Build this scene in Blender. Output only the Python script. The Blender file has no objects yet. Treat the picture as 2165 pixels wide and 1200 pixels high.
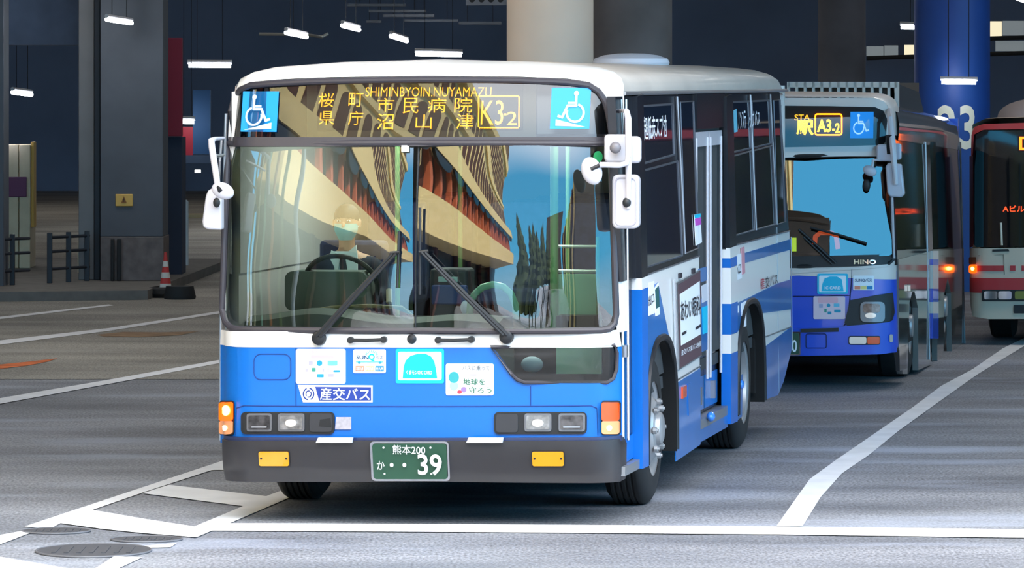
import bpy, bmesh, math, random
from mathutils import Vector, Matrix
random.seed(7)
S = bpy.context.scene
COL = S.collection
PI = math.pi
R = math.radians

# ---------------------------------------------------------------- camera, sky, sun, exposure
FPX, YH, CX, CAMH = 9720.0, 170.0, 1082.5, 2.69
cam = bpy.data.cameras.new('camera')
cam.sensor_width = 36.0
cam.lens = 36.0 * FPX / 2165.0
cam.shift_y = -(600.0 - YH) / 2165.0
cam.clip_end = 1000
cam_o = bpy.data.objects.new('camera', cam)
cam_o.location = (0, 0, CAMH)
cam_o.rotation_euler = (PI / 2, 0, 0)
COL.objects.link(cam_o)
S.camera = cam_o

SUN_DIR = Vector((0.85 * 0.72, 0.52 * 0.72, 0.69)).normalized()      # towards the sun
sun = bpy.data.lights.new('sun', 'SUN')
sun.energy = 6.0
sun.angle = R(0.6)
sun.color = (1.0, 0.93, 0.82)
sun_o = bpy.data.objects.new('sun', sun)
sun_o.rotation_euler = SUN_DIR.to_track_quat('Z', 'Y').to_euler()
COL.objects.link(sun_o)

W = bpy.data.worlds.new('sky')
S.world = W
W.use_nodes = True
nt = W.node_tree
nt.nodes.clear()
wo = nt.nodes.new('ShaderNodeOutputWorld')
bg = nt.nodes.new('ShaderNodeBackground')
tc = nt.nodes.new('ShaderNodeTexCoord')
sx = nt.nodes.new('ShaderNodeSeparateXYZ')
rp = nt.nodes.new('ShaderNodeValToRGB')
rp.color_ramp.elements[0].position = 0.0
rp.color_ramp.elements[0].color = (0.20, 0.36, 0.46, 1)
rp.color_ramp.elements[1].position = 1.0
rp.color_ramp.elements[1].color = (0.75, 0.80, 0.92, 1)
for p_, c_ in ((0.08, (0.055, 0.31, 0.52)), (0.30, (0.055, 0.29, 0.52)), (0.48, (0.80, 0.86, 0.95)), (0.7, (1.0, 1.0, 1.0))):
    e_ = rp.color_ramp.elements.new(p_)
    e_.color = (*c_, 1)
nt.links.new(tc.outputs['Generated'], sx.inputs[0])
nt.links.new(sx.outputs['Z'], rp.inputs[0])
nt.links.new(rp.outputs[0], bg.inputs[0])
bg.inputs[1].default_value = 3.2
nt.links.new(bg.outputs[0], wo.inputs[0])

S.view_settings.view_transform = 'Standard'
S.view_settings.look = 'None'
S.view_settings.gamma = 1.0
S.view_settings.use_curve_mapping = False
S.view_settings.exposure = 1.5
S.cycles.use_denoising = True
S.cycles.max_bounces = 7
S.cycles.diffuse_bounces = 4
S.cycles.glossy_bounces = 3
S.cycles.transparent_max_bounces = 12
S.cycles.caustics_reflective = False
S.cycles.caustics_refractive = False
S.cycles.sample_clamp_indirect = 6.0

# ---------------------------------------------------------------- materials
def lin(c):
    return tuple((v / 255 / 12.92) if v / 255 <= 0.04045 else ((v / 255 + 0.055) / 1.055) ** 2.4 for v in c)

MATS = {}
def mat(name, rgb, rough=0.5, metal=0.0, coat=0.0, noise=0.0, nscale=6.0, bump=0.0, bscale=200.0, emit=0.0, ecol=None, spec=0.5, stretch=None):
    if name in MATS:
        return MATS[name]
    m = bpy.data.materials.new(name)
    m.use_nodes = True
    t = m.node_tree
    b = t.nodes['Principled BSDF']
    c = lin(rgb)
    b.inputs['Base Color'].default_value = (*c, 1)
    b.inputs['Roughness'].default_value = rough
    b.inputs['Metallic'].default_value = metal
    b.inputs['Specular IOR Level'].default_value = spec
    b.inputs['Coat Weight'].default_value = coat
    b.inputs['Coat Roughness'].default_value = 0.05
    if emit:
        b.inputs['Emission Color'].default_value = (*lin(ecol or rgb), 1)
        b.inputs['Emission Strength'].default_value = emit
    co = None
    if noise or bump:
        co = t.nodes.new('ShaderNodeTexCoord')
        src = co.outputs['Object']
        if stretch:
            mp = t.nodes.new('ShaderNodeMapping')
            mp.inputs['Scale'].default_value = stretch
            t.links.new(src, mp.inputs[0])
            src = mp.outputs[0]
    if noise:
        n = t.nodes.new('ShaderNodeTexNoise')
        n.inputs['Scale'].default_value = nscale
        n.inputs['Detail'].default_value = 5
        t.links.new(src, n.inputs['Vector'])
        r = t.nodes.new('ShaderNodeValToRGB')
        r.color_ramp.elements[0].position = 0.3
        r.color_ramp.elements[1].position = 0.7
        r.color_ramp.elements[0].color = (*[max(0, v * (1 - noise)) for v in c], 1)
        r.color_ramp.elements[1].color = (*[min(1, v * (1 + noise)) for v in c], 1)
        t.links.new(n.outputs[0], r.inputs[0])
        t.links.new(r.outputs[0], b.inputs['Base Color'])
    if bump:
        n2 = t.nodes.new('ShaderNodeTexNoise')
        n2.inputs['Scale'].default_value = bscale
        n2.inputs['Detail'].default_value = 3
        t.links.new(co.outputs['Object'], n2.inputs['Vector'])
        bp = t.nodes.new('ShaderNodeBump')
        bp.inputs['Strength'].default_value = bump
        bp.inputs['Distance'].default_value = 0.01
        t.links.new(n2.outputs[0], bp.inputs['Height'])
        t.links.new(bp.outputs[0], b.inputs['Normal'])
    MATS[name] = m
    return m

def glass(name, tint, ior=1.9, rough=0.0, wav=0.0):
    m = bpy.data.materials.new(name)
    m.use_nodes = True
    t = m.node_tree
    t.nodes.clear()
    o = t.nodes.new('ShaderNodeOutputMaterial')
    mx = t.nodes.new('ShaderNodeMixShader')
    tr = t.nodes.new('ShaderNodeBsdfTransparent')
    gl = t.nodes.new('ShaderNodeBsdfGlossy')
    fr = t.nodes.new('ShaderNodeFresnel')
    tr.inputs[0].default_value = (*tint, 1)
    gl.inputs['Roughness'].default_value = rough
    fr.inputs['IOR'].default_value = ior
    t.links.new(fr.outputs[0], mx.inputs[0])
    t.links.new(tr.outputs[0], mx.inputs[1])
    t.links.new(gl.outputs[0], mx.inputs[2])
    t.links.new(mx.outputs[0], o.inputs[0])
    if wav:
        co = t.nodes.new('ShaderNodeTexCoord')
        n = t.nodes.new('ShaderNodeTexNoise')
        n.inputs['Scale'].default_value = 2.2
        n.inputs['Detail'].default_value = 0.5
        t.links.new(co.outputs['Object'], n.inputs['Vector'])
        bp = t.nodes.new('ShaderNodeBump')
        bp.inputs['Strength'].default_value = 1.0
        bp.inputs['Distance'].default_value = wav
        t.links.new(n.outputs[0], bp.inputs['Height'])
        t.links.new(bp.outputs[0], gl.inputs['Normal'])
    return m

# ---------------------------------------------------------------- pixels of the frame -> places in the world
def ground(px, py, z=0.0):
    d = FPX * (CAMH - z) / (py - YH)
    return ((px - CX) / FPX * d, d, z)

def at(px, py, d):
    return ((px - CX) / FPX * d, d, CAMH - (py - YH) / FPX * d)

# ---------------------------------------------------------------- mesh builder
def rrect(x0, z0, x1, z1, r, n=5):
    if x0 > x1: x0, x1 = x1, x0
    if z0 > z1: z0, z1 = z1, z0
    pts = []
    for cx_, cz_, a0 in ((x1 - r, z1 - r, 0), (x0 + r, z1 - r, 90), (x0 + r, z0 + r, 180), (x1 - r, z0 + r, 270)):
        for k in range(n + 1):
            a = R(a0 + 90 * k / n)
            pts.append((cx_ + r * math.cos(a), cz_ + r * math.sin(a)))
    return pts

def ellipse(cx_, cz_, rx, rz, n=24, a0=0.0, a1=360.0):
    full = abs(a1 - a0) >= 360
    k = n if full else n + 1
    return [(cx_ + rx * math.cos(R(a0 + (a1 - a0) * i / n)), cz_ + rz * math.sin(R(a0 + (a1 - a0) * i / n))) for i in range(k)]

class MB:
    def __init__(s):
        s.v, s.f = [], []
    def add(s, vs, fs):
        o = len(s.v)
        s.v += [tuple(v) for v in vs]
        s.f += [tuple(i + o for i in f) for f in fs]
        return s
    def box(s, x0, x1, y0, y1, z0, z1, M=None):
        vs = [Vector((x, y, z)) for z in (z0, z1) for y in (y0, y1) for x in (x0, x1)]
        if M is not None: vs = [M @ v for v in vs]
        return s.add(vs, [(0, 2, 3, 1), (4, 5, 7, 6), (0, 1, 5, 4), (2, 6, 7, 3), (0, 4, 6, 2), (1, 3, 7, 5)])
    def tube(s, pts, r, n=10, closed=False, cap=True):
        pts = [Vector(p) for p in pts]
        m = len(pts)
        rs = r if isinstance(r, (list, tuple)) else [r] * m
        vs, fs = [], []
        up = None
        for i, p in enumerate(pts):
            a = pts[(i - 1) % m] if (i > 0 or closed) else p
            b = pts[(i + 1) % m] if (i < m - 1 or closed) else p
            t = (b - a).normalized()
            if up is None:
                up = t.orthogonal().normalized()
            up = (up - t * up.dot(t))
            up = up.normalized() if up.length > 1e-6 else t.orthogonal().normalized()
            w = t.cross(up)
            for k in range(n):
                an = 2 * PI * k / n
                vs.append(p + (up * math.cos(an) + w * math.sin(an)) * rs[i])
        for i in range(m if closed else m - 1):
            j = (i + 1) % m
            for k in range(n):
                l = (k + 1) % n
                fs.append((i * n + k, i * n + l, j * n + l, j * n + k))
        if cap and not closed:
            fs.append(tuple(reversed(range(n))))
            fs.append(tuple(range((m - 1) * n, m * n)))
        return s.add(vs, fs)
    def lathe(s, prof, origin, axis, n=32, cap=True):
        # prof: (radius, distance along the axis)
        ax = Vector(axis).normalized()
        u = ax.orthogonal().normalized()
        w = ax.cross(u)
        o = Vector(origin)
        vs, fs = [], []
        for r, t in prof:
            for k in range(n):
                a = 2 * PI * k / n
                vs.append(o + ax * t + (u * math.cos(a) + w * math.sin(a)) * max(r, 1e-4))
        for i in range(len(prof) - 1):
            for k in range(n):
                l = (k + 1) % n
                fs.append((i * n + k, i * n + l, (i + 1) * n + l, (i + 1) * n + k))
        if cap:
            fs.append(tuple(reversed(range(n))))
            fs.append(tuple(range((len(prof) - 1) * n, len(prof) * n)))
        return s.add(vs, fs)
    def ball(s, c, rx, ry, rz, nu=20, nv=12, M=None):
        vs, fs = [], []
        for j in range(nv + 1):
            p = PI * j / nv
            for i in range(nu):
                a = 2 * PI * i / nu
                v = Vector((rx * math.sin(p) * math.cos(a), ry * math.sin(p) * math.sin(a), rz * math.cos(p)))
                if M is not None: v = M @ v
                vs.append(v + Vector(c))
        for j in range(nv):
            for i in range(nu):
                k = (i + 1) % nu
                fs.append((j * nu + i, (j + 1) * nu + i, (j + 1) * nu + k, j * nu + k))
        return s.add(vs, fs)
    def grid(s, rows, closed_u=False):
        m, n = len(rows), len(rows[0])
        vs = [p for r in rows for p in r]
        fs = []
        for i in range(m - 1):
            for k in range(n if closed_u else n - 1):
                l = (k + 1) % n
                fs.append((i * n + k, i * n + l, (i + 1) * n + l, (i + 1) * n + k))
        return s.add(vs, fs)
    def strip(s, inner, outer):
        n = len(inner)
        return s.add(list(inner) + list(outer), [(i, (i + 1) % n, n + (i + 1) % n, n + i) for i in range(n)])
    def patch(s, poly, mapf, w0=0.0, w1=0.004, cu=(), cv=()):
        # a plate with outline poly in (u, v), bent by mapf(u, v, w)
        bm = bmesh.new()
        vs = [bm.verts.new((u, v, 0)) for u, v in poly]
        try:
            bm.faces.new(vs)
        except ValueError:
            bm.free(); return s
        for c in cu:
            bmesh.ops.bisect_plane(bm, geom=bm.verts[:] + bm.edges[:] + bm.faces[:], plane_co=(c, 0, 0), plane_no=(1, 0, 0))
        for c in cv:
            bmesh.ops.bisect_plane(bm, geom=bm.verts[:] + bm.edges[:] + bm.faces[:], plane_co=(0, c, 0), plane_no=(0, 1, 0))
        bm.normal_update()
        bm.verts.index_update()
        n = len(bm.verts)
        uv = [(v.co.x, v.co.y) for v in bm.verts]
        top = [mapf(u, v, w1) for u, v in uv]
        fl = [[v.index for v in f.verts] for f in bm.faces]
        f0 = max(bm.faces, key=lambda f: f.calc_area())
        nn = Vector((0, 0, 0))
        ks = [Vector(top[v.index]) for v in f0.verts]
        for i in range(len(ks)): nn += ks[i].cross(ks[(i + 1) % len(ks)])
        cu_, cv_ = uv[f0.verts[0].index]
        if nn.dot(Vector(mapf(cu_, cv_, w1 + .02)) - Vector(mapf(cu_, cv_, w1))) < 0:
            fl = [f[::-1] for f in fl]
        if w0 is None:
            s.add(top, fl)
        else:
            bot = [mapf(u, v, w0) for u, v in uv]
            fs = fl + [[n + i for i in reversed(f)] for f in fl]
            for e in bm.edges:
                if len(e.link_faces) == 1:
                    f = e.link_faces[0]
                    a, b = e.verts[0].index, e.verts[1].index
                    k = fl[f.index] if f.index < len(fl) else [v.index for v in f.verts]
                    ia = k.index(a)
                    if k[(ia + 1) % len(k)] != b: a, b = b, a
                    fs.append((b, a, n + a, n + b))
            s.add(top + bot, fs)
        bm.free()
        return s
    def text(s, body, rect, mapf, w=0.002, bold=0.0, cu=0, italic=0.0):
        # lettering stretched to fill rect = (u0, v0, u1, v1)
        c = bpy.data.curves.new('t', 'FONT')
        c.body = body
        c.offset = bold
        c.shear = italic
        c.resolution_u = 3
        o = bpy.data.objects.new('t', c)
        COL.objects.link(o)
        me = bpy.data.meshes.new_from_object(o.evaluated_get(bpy.context.evaluated_depsgraph_get()))
        bpy.data.objects.remove(o)
        bpy.data.curves.remove(c)
        lo_, hi_ = min(v.co.x for v in me.vertices), max(v.co.x for v in me.vertices)
        if cu:
            bm = bmesh.new(); bm.from_mesh(me)
            for i in range(1, cu):
                bmesh.ops.bisect_plane(bm, geom=bm.verts[:] + bm.edges[:] + bm.faces[:], plane_co=(lo_ + (hi_ - lo_) * i / cu, 0, 0), plane_no=(1, 0, 0))
            bm.to_mesh(me); bm.free()
        xs_ = [v.co.x for v in me.vertices]; ys_ = [v.co.y for v in me.vertices]
        if xs_:
            a0, a1, b0, b1 = min(xs_), max(xs_), min(ys_), max(ys_)
            u0, v0, u1, v1 = rect
            ku = (u1 - u0) / max(a1 - a0, 1e-6); kv = (v1 - v0) / max(b1 - b0, 1e-6)
            s.add([mapf(u0 + (v.co.x - a0) * ku, v0 + (v.co.y - b0) * kv, w) for v in me.vertices], [list(p.vertices) for p in me.polygons])
        bpy.data.meshes.remove(me)
        return s
    def build(s, name, m, parent=None, sharp=32, bevel=0.0, label=None):
        me = bpy.data.meshes.new(name)
        me.from_pydata(s.v, [], s.f)
        me.update()
        if 'glass' not in m.name:
            bm = bmesh.new()
            bm.from_mesh(me)
            bmesh.ops.recalc_face_normals(bm, faces=bm.faces[:])
            bm.to_mesh(me)
            bm.free()
        me.materials.append(m)
        me.polygons.foreach_set('use_smooth', [True] * len(me.polygons))
        me.set_sharp_from_angle(angle=R(sharp))
        o = bpy.data.objects.new(name, me)
        COL.objects.link(o)
        if parent is not None: o.parent = parent
        if bevel:
            b = o.modifiers.new('bevel', 'BEVEL')
            b.width = bevel; b.segments = 2; b.limit_method = 'ANGLE'; b.angle_limit = R(40)
        if label: o['label'] = label
        return o

def thing(name, label, cat, loc=(0, 0, 0), rz=0.0, group=None):
    o = bpy.data.objects.new(name, None)
    COL.objects.link(o)
    o.empty_display_size = 0.3
    o.location = loc
    o.rotation_euler = (0, 0, rz)
    o['label'] = label; o['category'] = cat
    if group: o['group'] = group
    return o

def tag(o, label, cat, group=None):
    o['label'] = label; o['category'] = cat
    if group: o['group'] = group
    return o

def struct(o):
    o['kind'] = 'structure'
    return o

def interp(tab, x):
    if x <= tab[0][0]: return tab[0][1]
    for (a, b), (c, d) in zip(tab, tab[1:]):
        if x <= c:
            return b + (d - b) * (x - a) / (c - a)
    return tab[-1][1]

# a vehicle frame: origin under the middle of the front, x to the picture's right, y back along the vehicle
class Frame:
    def __init__(s, X0, d0, th, depth=None, half=1.245):
        s.X0, s.d0, s.th = X0, d0, th
        s.c, s.s = math.cos(th), math.sin(th)
        s.depth = depth or (lambda x, z: 0.0)
        s.half = half
    def front(s, px, py, y=None):
        k = (px - CX) / FPX
        yl = y if y is not None else 0.05
        x = z = 0
        for _ in range(1 if y is not None else 14):
            x = (k * (s.d0 + yl * s.c) - s.X0 - yl * s.s) / (s.c + k * s.s)
            d = s.d0 - x * s.s + yl * s.c
            z = CAMH - (py - YH) * d / FPX
            if y is None: yl = 0.5 * yl + 0.5 * s.depth(x, z)
        return (x, z)
    def PF(s, pts, y=None):
        return [s.front(a, b, y) for a, b in pts]
    def side(s, px, py, xl=None):
        xl = s.half if xl is None else xl
        k = (px - CX) / FPX
        y = (k * (s.d0 - xl * s.s) - s.X0 - xl * s.c) / (s.s - k * s.c)
        d = s.d0 - xl * s.s + y * s.c
        return (y, CAMH - (py - YH) * d / FPX)
    def PS(s, pts, xl=None):
        return [s.side(a, b, xl) for a, b in pts]
    def loc(s):
        return (s.X0, s.d0, 0)
    def world(s, p):
        return Vector((s.X0 + p[0] * s.c + p[1] * s.s, s.d0 - p[0] * s.s + p[1] * s.c, p[2]))
# ---------------------------------------------------------------- materials of the place
def asphalt(name, dark, light, streak):
    m = mat(name, (128, 130, 134), rough=0.62)
    t = m.node_tree
    b = t.nodes['Principled BSDF']
    co = t.nodes.new('ShaderNodeTexCoord')
    def noise(scale, detail, st=None, rot=0.0):
        n = t.nodes.new('ShaderNodeTexNoise')
        n.inputs['Scale'].default_value = scale
        n.inputs['Detail'].default_value = detail
        mp = t.nodes.new('ShaderNodeMapping')
        mp.inputs['Scale'].default_value = st or (1, 1, 1)
        mp.inputs['Rotation'].default_value = (0, 0, rot)
        t.links.new(co.outputs['Object'], mp.inputs[0])
        t.links.new(mp.outputs[0], n.inputs['Vector'])
        return n.outputs[0]
    def ramp(src, p0, c0, p1, c1):
        r = t.nodes.new('ShaderNodeValToRGB')
        r.color_ramp.elements[0].position = p0; r.color_ramp.elements[0].color = (*c0, 1)
        r.color_ramp.elements[1].position = p1; r.color_ramp.elements[1].color = (*c1, 1)
        t.links.new(src, r.inputs[0])
        return r.outputs[0]
    def mix(a, b_, kind, fac=1.0, facsrc=None):
        x = t.nodes.new('ShaderNodeMixRGB')
        x.blend_type = kind
        x.inputs[0].default_value = fac
        if facsrc is not None: t.links.new(facsrc, x.inputs[0])
        t.links.new(a, x.inputs[1]); t.links.new(b_, x.inputs[2])
        return x.outputs[0]
    wear = ramp(noise(1.0, 6, (0.32, 0.7, 1), R(-4)), 0.36, lin(dark), 0.64, lin(light))
    grain = ramp(noise(55, 3, (1.0, 0.35, 1)), 0.25, (0.45,) * 3, 0.75, (1.5,) * 3)
    base = mix(wear, grain, 'MULTIPLY')
    worn_sheen = ramp(noise(1.0, 5, (0.30, 0.95, 1), R(-3)), 0.54, (0, 0, 0), 0.70, (1, 1, 1))  # sheen of worn patches, painted into the base colour
    sc = t.nodes.new('ShaderNodeRGB'); sc.outputs[0].default_value = (*lin(streak), 1)
    m1 = t.nodes.new('ShaderNodeMath'); m1.operation = 'MULTIPLY'; m1.inputs[1].default_value = 0.55
    t.links.new(worn_sheen, m1.inputs[0])
    t.links.new(mix(base, sc.outputs[0], 'MIX', facsrc=m1.outputs[0]), b.inputs['Base Color'])
    bp = t.nodes.new('ShaderNodeBump'); bp.inputs['Strength'].default_value = 0.25; bp.inputs['Distance'].default_value = 0.004
    t.links.new(noise(90, 3), bp.inputs['Height'])
    t.links.new(bp.outputs[0], b.inputs['Normal'])
    return m

M_asph = asphalt('asphalt', (104, 107, 114), (150, 152, 158), (186, 194, 212))
M_conc = asphalt('concrete_apron', (120, 116, 108), (160, 155, 145), (176, 172, 165))
M_line = mat('road_paint', (240, 240, 242), rough=0.6, noise=0.08, nscale=3)
M_oline = mat('orange_paint', (205, 105, 50), rough=0.7, noise=0.35, nscale=4)
M_dark = mat('dark_concrete', (84, 98, 122), rough=0.85, noise=0.25, nscale=1.5)
M_darker = mat('dark_wall', (52, 62, 80), rough=0.9, noise=0.2, nscale=0.6)
M_ceil = mat('ceiling_concrete', (70, 78, 92), rough=0.9, noise=0.2)
M_pil = mat('pillar_cladding', (90, 94, 102), rough=0.7, noise=0.12, nscale=2)
M_pil2 = mat('pillar_bevel', (128, 126, 128), rough=0.6, noise=0.1, nscale=2)
M_x = None
M_stone = mat('granite_base', (104, 94, 92), rough=0.6, noise=0.25, nscale=8)
M_beige = mat('beige_column_paint', (236, 214, 192), rough=0.65, noise=0.08, nscale=0.8)
M_ironb = mat('dark_iron', (48, 52, 60), rough=0.5, metal=0.3)
M_tube = mat('tube_glow', (255, 255, 255), emit=14.0, ecol=(245, 250, 255))
M_lampw = mat('lamp_housing', (190, 188, 192), rough=0.5)
M_cream = mat('cream_cabinet', (214, 200, 170), rough=0.6, noise=0.06)
M_purple = mat('purple_sign', (110, 60, 96), rough=0.6)
M_yell = mat('yellow_sign', (226, 182, 96), rough=0.6)
M_red = mat('dark_red_banner', (150, 45, 66), rough=0.7)
M_blueb = mat('blue_banner', (52, 92, 138), rough=0.7)
M_black = mat('black_rubber', (26, 27, 30), rough=0.7)
M_white = mat('plain_white', (236, 236, 240), rough=0.5)

def prism(poly_px, z=0.004):
    return [ground(a, b, z) for a, b in poly_px]

# ---------------------------------------------------------------- the setting
CEIL = 8.4
fl = struct(MB().box(-70, 70, -90, 125, -0.3, 0.0).build('floor', M_asph))
ap = MB().add([(-60, 41.6, 0.003), ground(468, 801, 0.003), (0.2, 60, 0.003), (40, 63, 0.003), (40, 112, 0.003), (-60, 112, 0.003)], [(0, 1, 2, 3, 4, 5)])
ap.build('concrete_apron', M_conc, fl)
def line(name, pts, m=M_line, z=0.006):
    v = prism(pts, z)
    MB().add(v, [tuple(reversed(range(len(v))))]).build(name, m, fl)
line('stop_line', [(448, 1121), (486, 1105), (1000, 1107), (1640, 1112), (2165, 1118), (3300, 1128), (3300, 1149), (2165, 1136), (1640, 1129), (1000, 1124)])
line('lane_line', [(1642, 1111), (1665, 1078), (1712, 1012), (1767, 972), (1850, 915), (1930, 860), (1990, 815), (2056, 800 - 20), (2120, 736), (2165, 714), (2240, 680), (2240, 690), (2165, 731), (2068, 790), (2000, 838), (1900, 910), (1836, 962), (1780, 1000), (1735, 1050), (1697, 1111)], z=0.005)
line('hatch_border', [(52, 1112), (474, 972), (560, 944), (560, 966), (474, 993), (448, 993), (297, 1042), (196, 1077), (128, 1105), (105, 1117)])
line('hatch_border', [(0, 1130), (45, 1122), (63, 1126), (0, 1150)])
line('hatch_border', [(614, 1029), (700, 1000), (720, 1010), (619, 1048), (486, 1105), (448, 1121), (411, 1112), (514, 1069), (563, 1048)])
line('hatch_bar', [(357, 1024), (563, 1048), (514, 1069), (301, 1042)], z=0.0065)
line('hatch_bar', [(196, 1077), (300, 1095), (411, 1112), (448, 1121), (415, 1135), (301, 1126), (215, 1117), (128, 1105)], z=0.0065)
line('hatch_bar', [(448, 992), (474, 983), (640, 1002), (600, 1020), (474, 993)], z=0.0065)
line('hatch_bar', [(294, 1154), (374, 1147), (360, 1156), (315, 1157)])
line('hatch_bar', [(-90, 1163), (0, 1176), (140, 1200), (200, 1212), (-90, 1212)])
line('hatch_bar', [(206, 1198), (241, 1175), (301, 1177), (252, 1200), (200, 1225), (150, 1225)])
line('lane_line', [(-60, 727), (0, 719), (230, 693), (465, 657), (560, 643), (560, 647), (465, 662), (230, 699), (0, 728), (-60, 735)])
line('lane_line', [(-60, 853), (0, 841), (230, 802), (465, 760), (560, 743), (560, 748), (465, 767), (230, 811), (0, 853), (-60, 865)])
line('lane_line', [(-60, 676), (0, 669), (230, 643), (240, 645), (0, 674), (-60, 682)])
line('orange_mark', [(-60, 776), (0, 770), (60, 764), (122, 757), (100, 764), (60, 772), (0, 779), (-60, 786)], M_oline)
line('orange_mark', [(205, 707), (260, 701), (340, 702), (420, 700), (380, 708), (300, 712), (220, 711)], mat('worn_orange_paint', (140, 112, 84), rough=0.8, noise=0.3))

struct(MB().box(-60, 60, 25.2, 125, CEIL, CEIL + .6).build('ceiling', M_ceil))
struct(MB().box(-60, 60, 112, 112.5, 0, CEIL).build('wall_back', mat('back_wall_paint', (116, 132, 164), rough=.9, noise=.15, nscale=.4)))
struct(MB().box(-30.5, -30, 40, 112, 0, CEIL).build('wall_left', M_darker))
struct(MB().box(34, 34.5, 40, 112, 0, CEIL).build('wall_right', M_darker))
# raised platform with kerb, left
p0, p1 = ground(-160, 655), ground(312, 634)
kb = MB()
k = [(p0[0] - 8, p0[1] - 0.2), (p1[0], p1[1]), (p1[0] + 0.4, p1[1] + 10), (p0[0] - 8, p1[1] + 12)]
kb.add([(x, y, 0) for x, y in k] + [(x, y, 0.12) for x, y in k], [(0, 1, 5, 4), (1, 2, 6, 5), (2, 3, 7, 6), (3, 0, 4, 7), (4, 5, 6, 7)])
struct(kb.build('trim_1', mat('platform_paving', (112, 108, 104), rough=0.8, noise=0.15), None))

# round columns
def round_column(px, w, d, m, label, z0=0.0):
    x = (px - CX) / FPX * d
    r = w / 2 / FPX * d
    o = MB().lathe([(r, z0), (r, CEIL)], (x, d, 0), (0, 0, 1), 64).build('round_column', m)
    return tag(o, label, 'column')
round_column(1163, 183, 47.5, M_beige, 'thick round beige column rising behind the front bus')
round_column(1337, 168, 51.5, mat('grey_column_paint', (104, 100, 100), rough=0.8, noise=0.3, nscale=1.2), 'dark grey round column just right of the beige column')
round_column(1780, 100, 84, mat('dim_column_paint', (84, 84, 92), rough=0.8, noise=0.3, nscale=0.8), 'dim dark round column above the roof of the second blue bus')
bc = round_column(2013, 160, 59.0, mat('blue_column_paint', (22, 70, 150), rough=0.5, noise=0.1, nscale=1.5), 'blue round column with the pale number 23')
bcx, bcr = (2013 - CX) / FPX * 59.0, 80 / FPX * 59.0
def bcm(u, v, w):
    a = (u - bcx) / bcr
    a = max(-1.4, min(1.4, a))
    return (bcx + (bcr + w) * math.sin(a), 59.0 - (bcr + w) * math.cos(a), v)
M_num = mat('cream_lettering', (236, 232, 214), rough=0.5)
def colpx(x0, y0, x1, y1, d):
    a, b = at(x0, y1, d), at(x1, y0, d)
    return (a[0], a[2], b[0], b[2])
MB().text('23', colpx(1983, 222, 2066, 316, 58.4), bcm, 0.006, 0.02, cu=24).build('number', M_num, bc)

# square clad pillar at the left, with its granite foot
def colbox(x0, x1, y0p, y1p, d, dep):
    a, b = at(x0, y1p, d), at(x1, y0p, d)
    return (a[0], b[0], d, d + dep, max(a[2], 0.0), b[2])
pl = thing('clad_pillar', 'wide grey clad pillar with a yellow warning sign, left of the bus', 'pillar', (at(255, 500, 59)[0], 59.3, 0.12))
ox, oy, oz = pl.location
def rel(b): return (b[0] - ox, b[1] - ox, b[2] - oy, b[3] - oy, b[4] - oz, b[5] - oz)
def colpart(name, x0, x1, y0p, y1p, d, dep, m, par):
    b = list(rel(colbox(x0, x1, y0p, y1p, d, dep)))
    b[4] = max(b[4], 0.0)
    return MB().box(*b).build(name, m, par, bevel=0.01)
colpart('cladding', 212, 345, -260, 500, 59.0, 0.9, M_pil, pl)
colpart('bevel_face', 166, 199, -260, 612, 59.3, 0.7, M_pil2, pl)
colpart('joint_strip', 199, 212, -260, 614, 59.25, 0.6, M_ironb, pl)
colpart('granite_base', 212, 346, 500, 618, 58.97, 0.95, M_stone, pl)
colpart('bumper_guard', 234, 241, 505, 616, 58.9, 0.07, M_black, pl)
colpart('bumper_guard', 247, 256, 505, 616, 58.9, 0.07, M_black, pl)
sg = colpart('warning_sign', 244, 281, 410, 436, 58.98, 0.02, M_yell, pl)
def wm(d):
    return lambda u, v, w: (u - ox, d - w - oy, v - oz)
ws_ = colpx(256, 414, 268, 429, 58.97)
tri = [(ws_[0], ws_[1]), (ws_[2], ws_[1]), ((ws_[0] + ws_[2]) / 2, ws_[3])]
MB().patch(tri, wm(58.975), 0, 0.004).build('triangle', mat('dim_orange', (150, 96, 40)), sg)
MB().text('!', [ws_[0] + .03, ws_[1] + .015, ws_[2] - .03, ws_[3] - .03], wm(58.975), 0.006, 0.01).build('mark', M_black, sg)

# deeper left: dark columns, lintel, cabinet, banners
def plainbox(name, x0, x1, y0p, y1p, d, dep, m, label, cat, kind=None):
    o = MB().box(*colbox(x0, x1, y0p, y1p, d, dep)).build(name, m, None, bevel=0.008)
    return tag(o, label, cat)
plainbox('square_column', -30, 8, -250, 640, 57.5, 0.6, M_pil, 'grey column cut by the left edge of the frame', 'column')
struct(MB().box(*colbox(-400, 345, -300, 95, 60.3, 0.8)).build('wall_lintel', M_dark))
plainbox('square_column', 345, 385, 290, 612, 61, 0.7, M_darker, 'black column behind the traffic cone', 'column')
plainbox('tall_banner', 344, 385, 80, 288, 60.9, 0.15, M_red, 'tall dark red panel above the black column', 'banner')
bn = thing('wall_poster', 'red and blue poster panel beside the left mirror of the front bus', 'poster', at(412, 330, 74))
ox, oy, oz = bn.location
MB().box(*rel(colbox(385, 408, 268, 328, 73, 0.1))).build('red_field', mat('poster_red', (190, 40, 60), rough=0.6), bn)
MB().box(*rel(colbox(408, 445, 190, 326, 73, 0.1))).build('blue_field', M_blueb, bn)
MB().box(*rel(colbox(385, 445, 328, 345, 73, 0.2))).build('ledge', M_dark, bn)
plainbox('counter_panel', 386, 440, 452, 476, 90, 0.3, mat('beige_panel', (176, 156, 120), rough=0.7), 'beige panel far behind the left mirror of the front bus', 'panel')
cb = thing('cabinet', 'cream double door cabinet with a purple sign behind the railing', 'cabinet', (at(38, 600, 63)[0], 63.4, 0.12))
ox, oy, oz = cb.location
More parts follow.
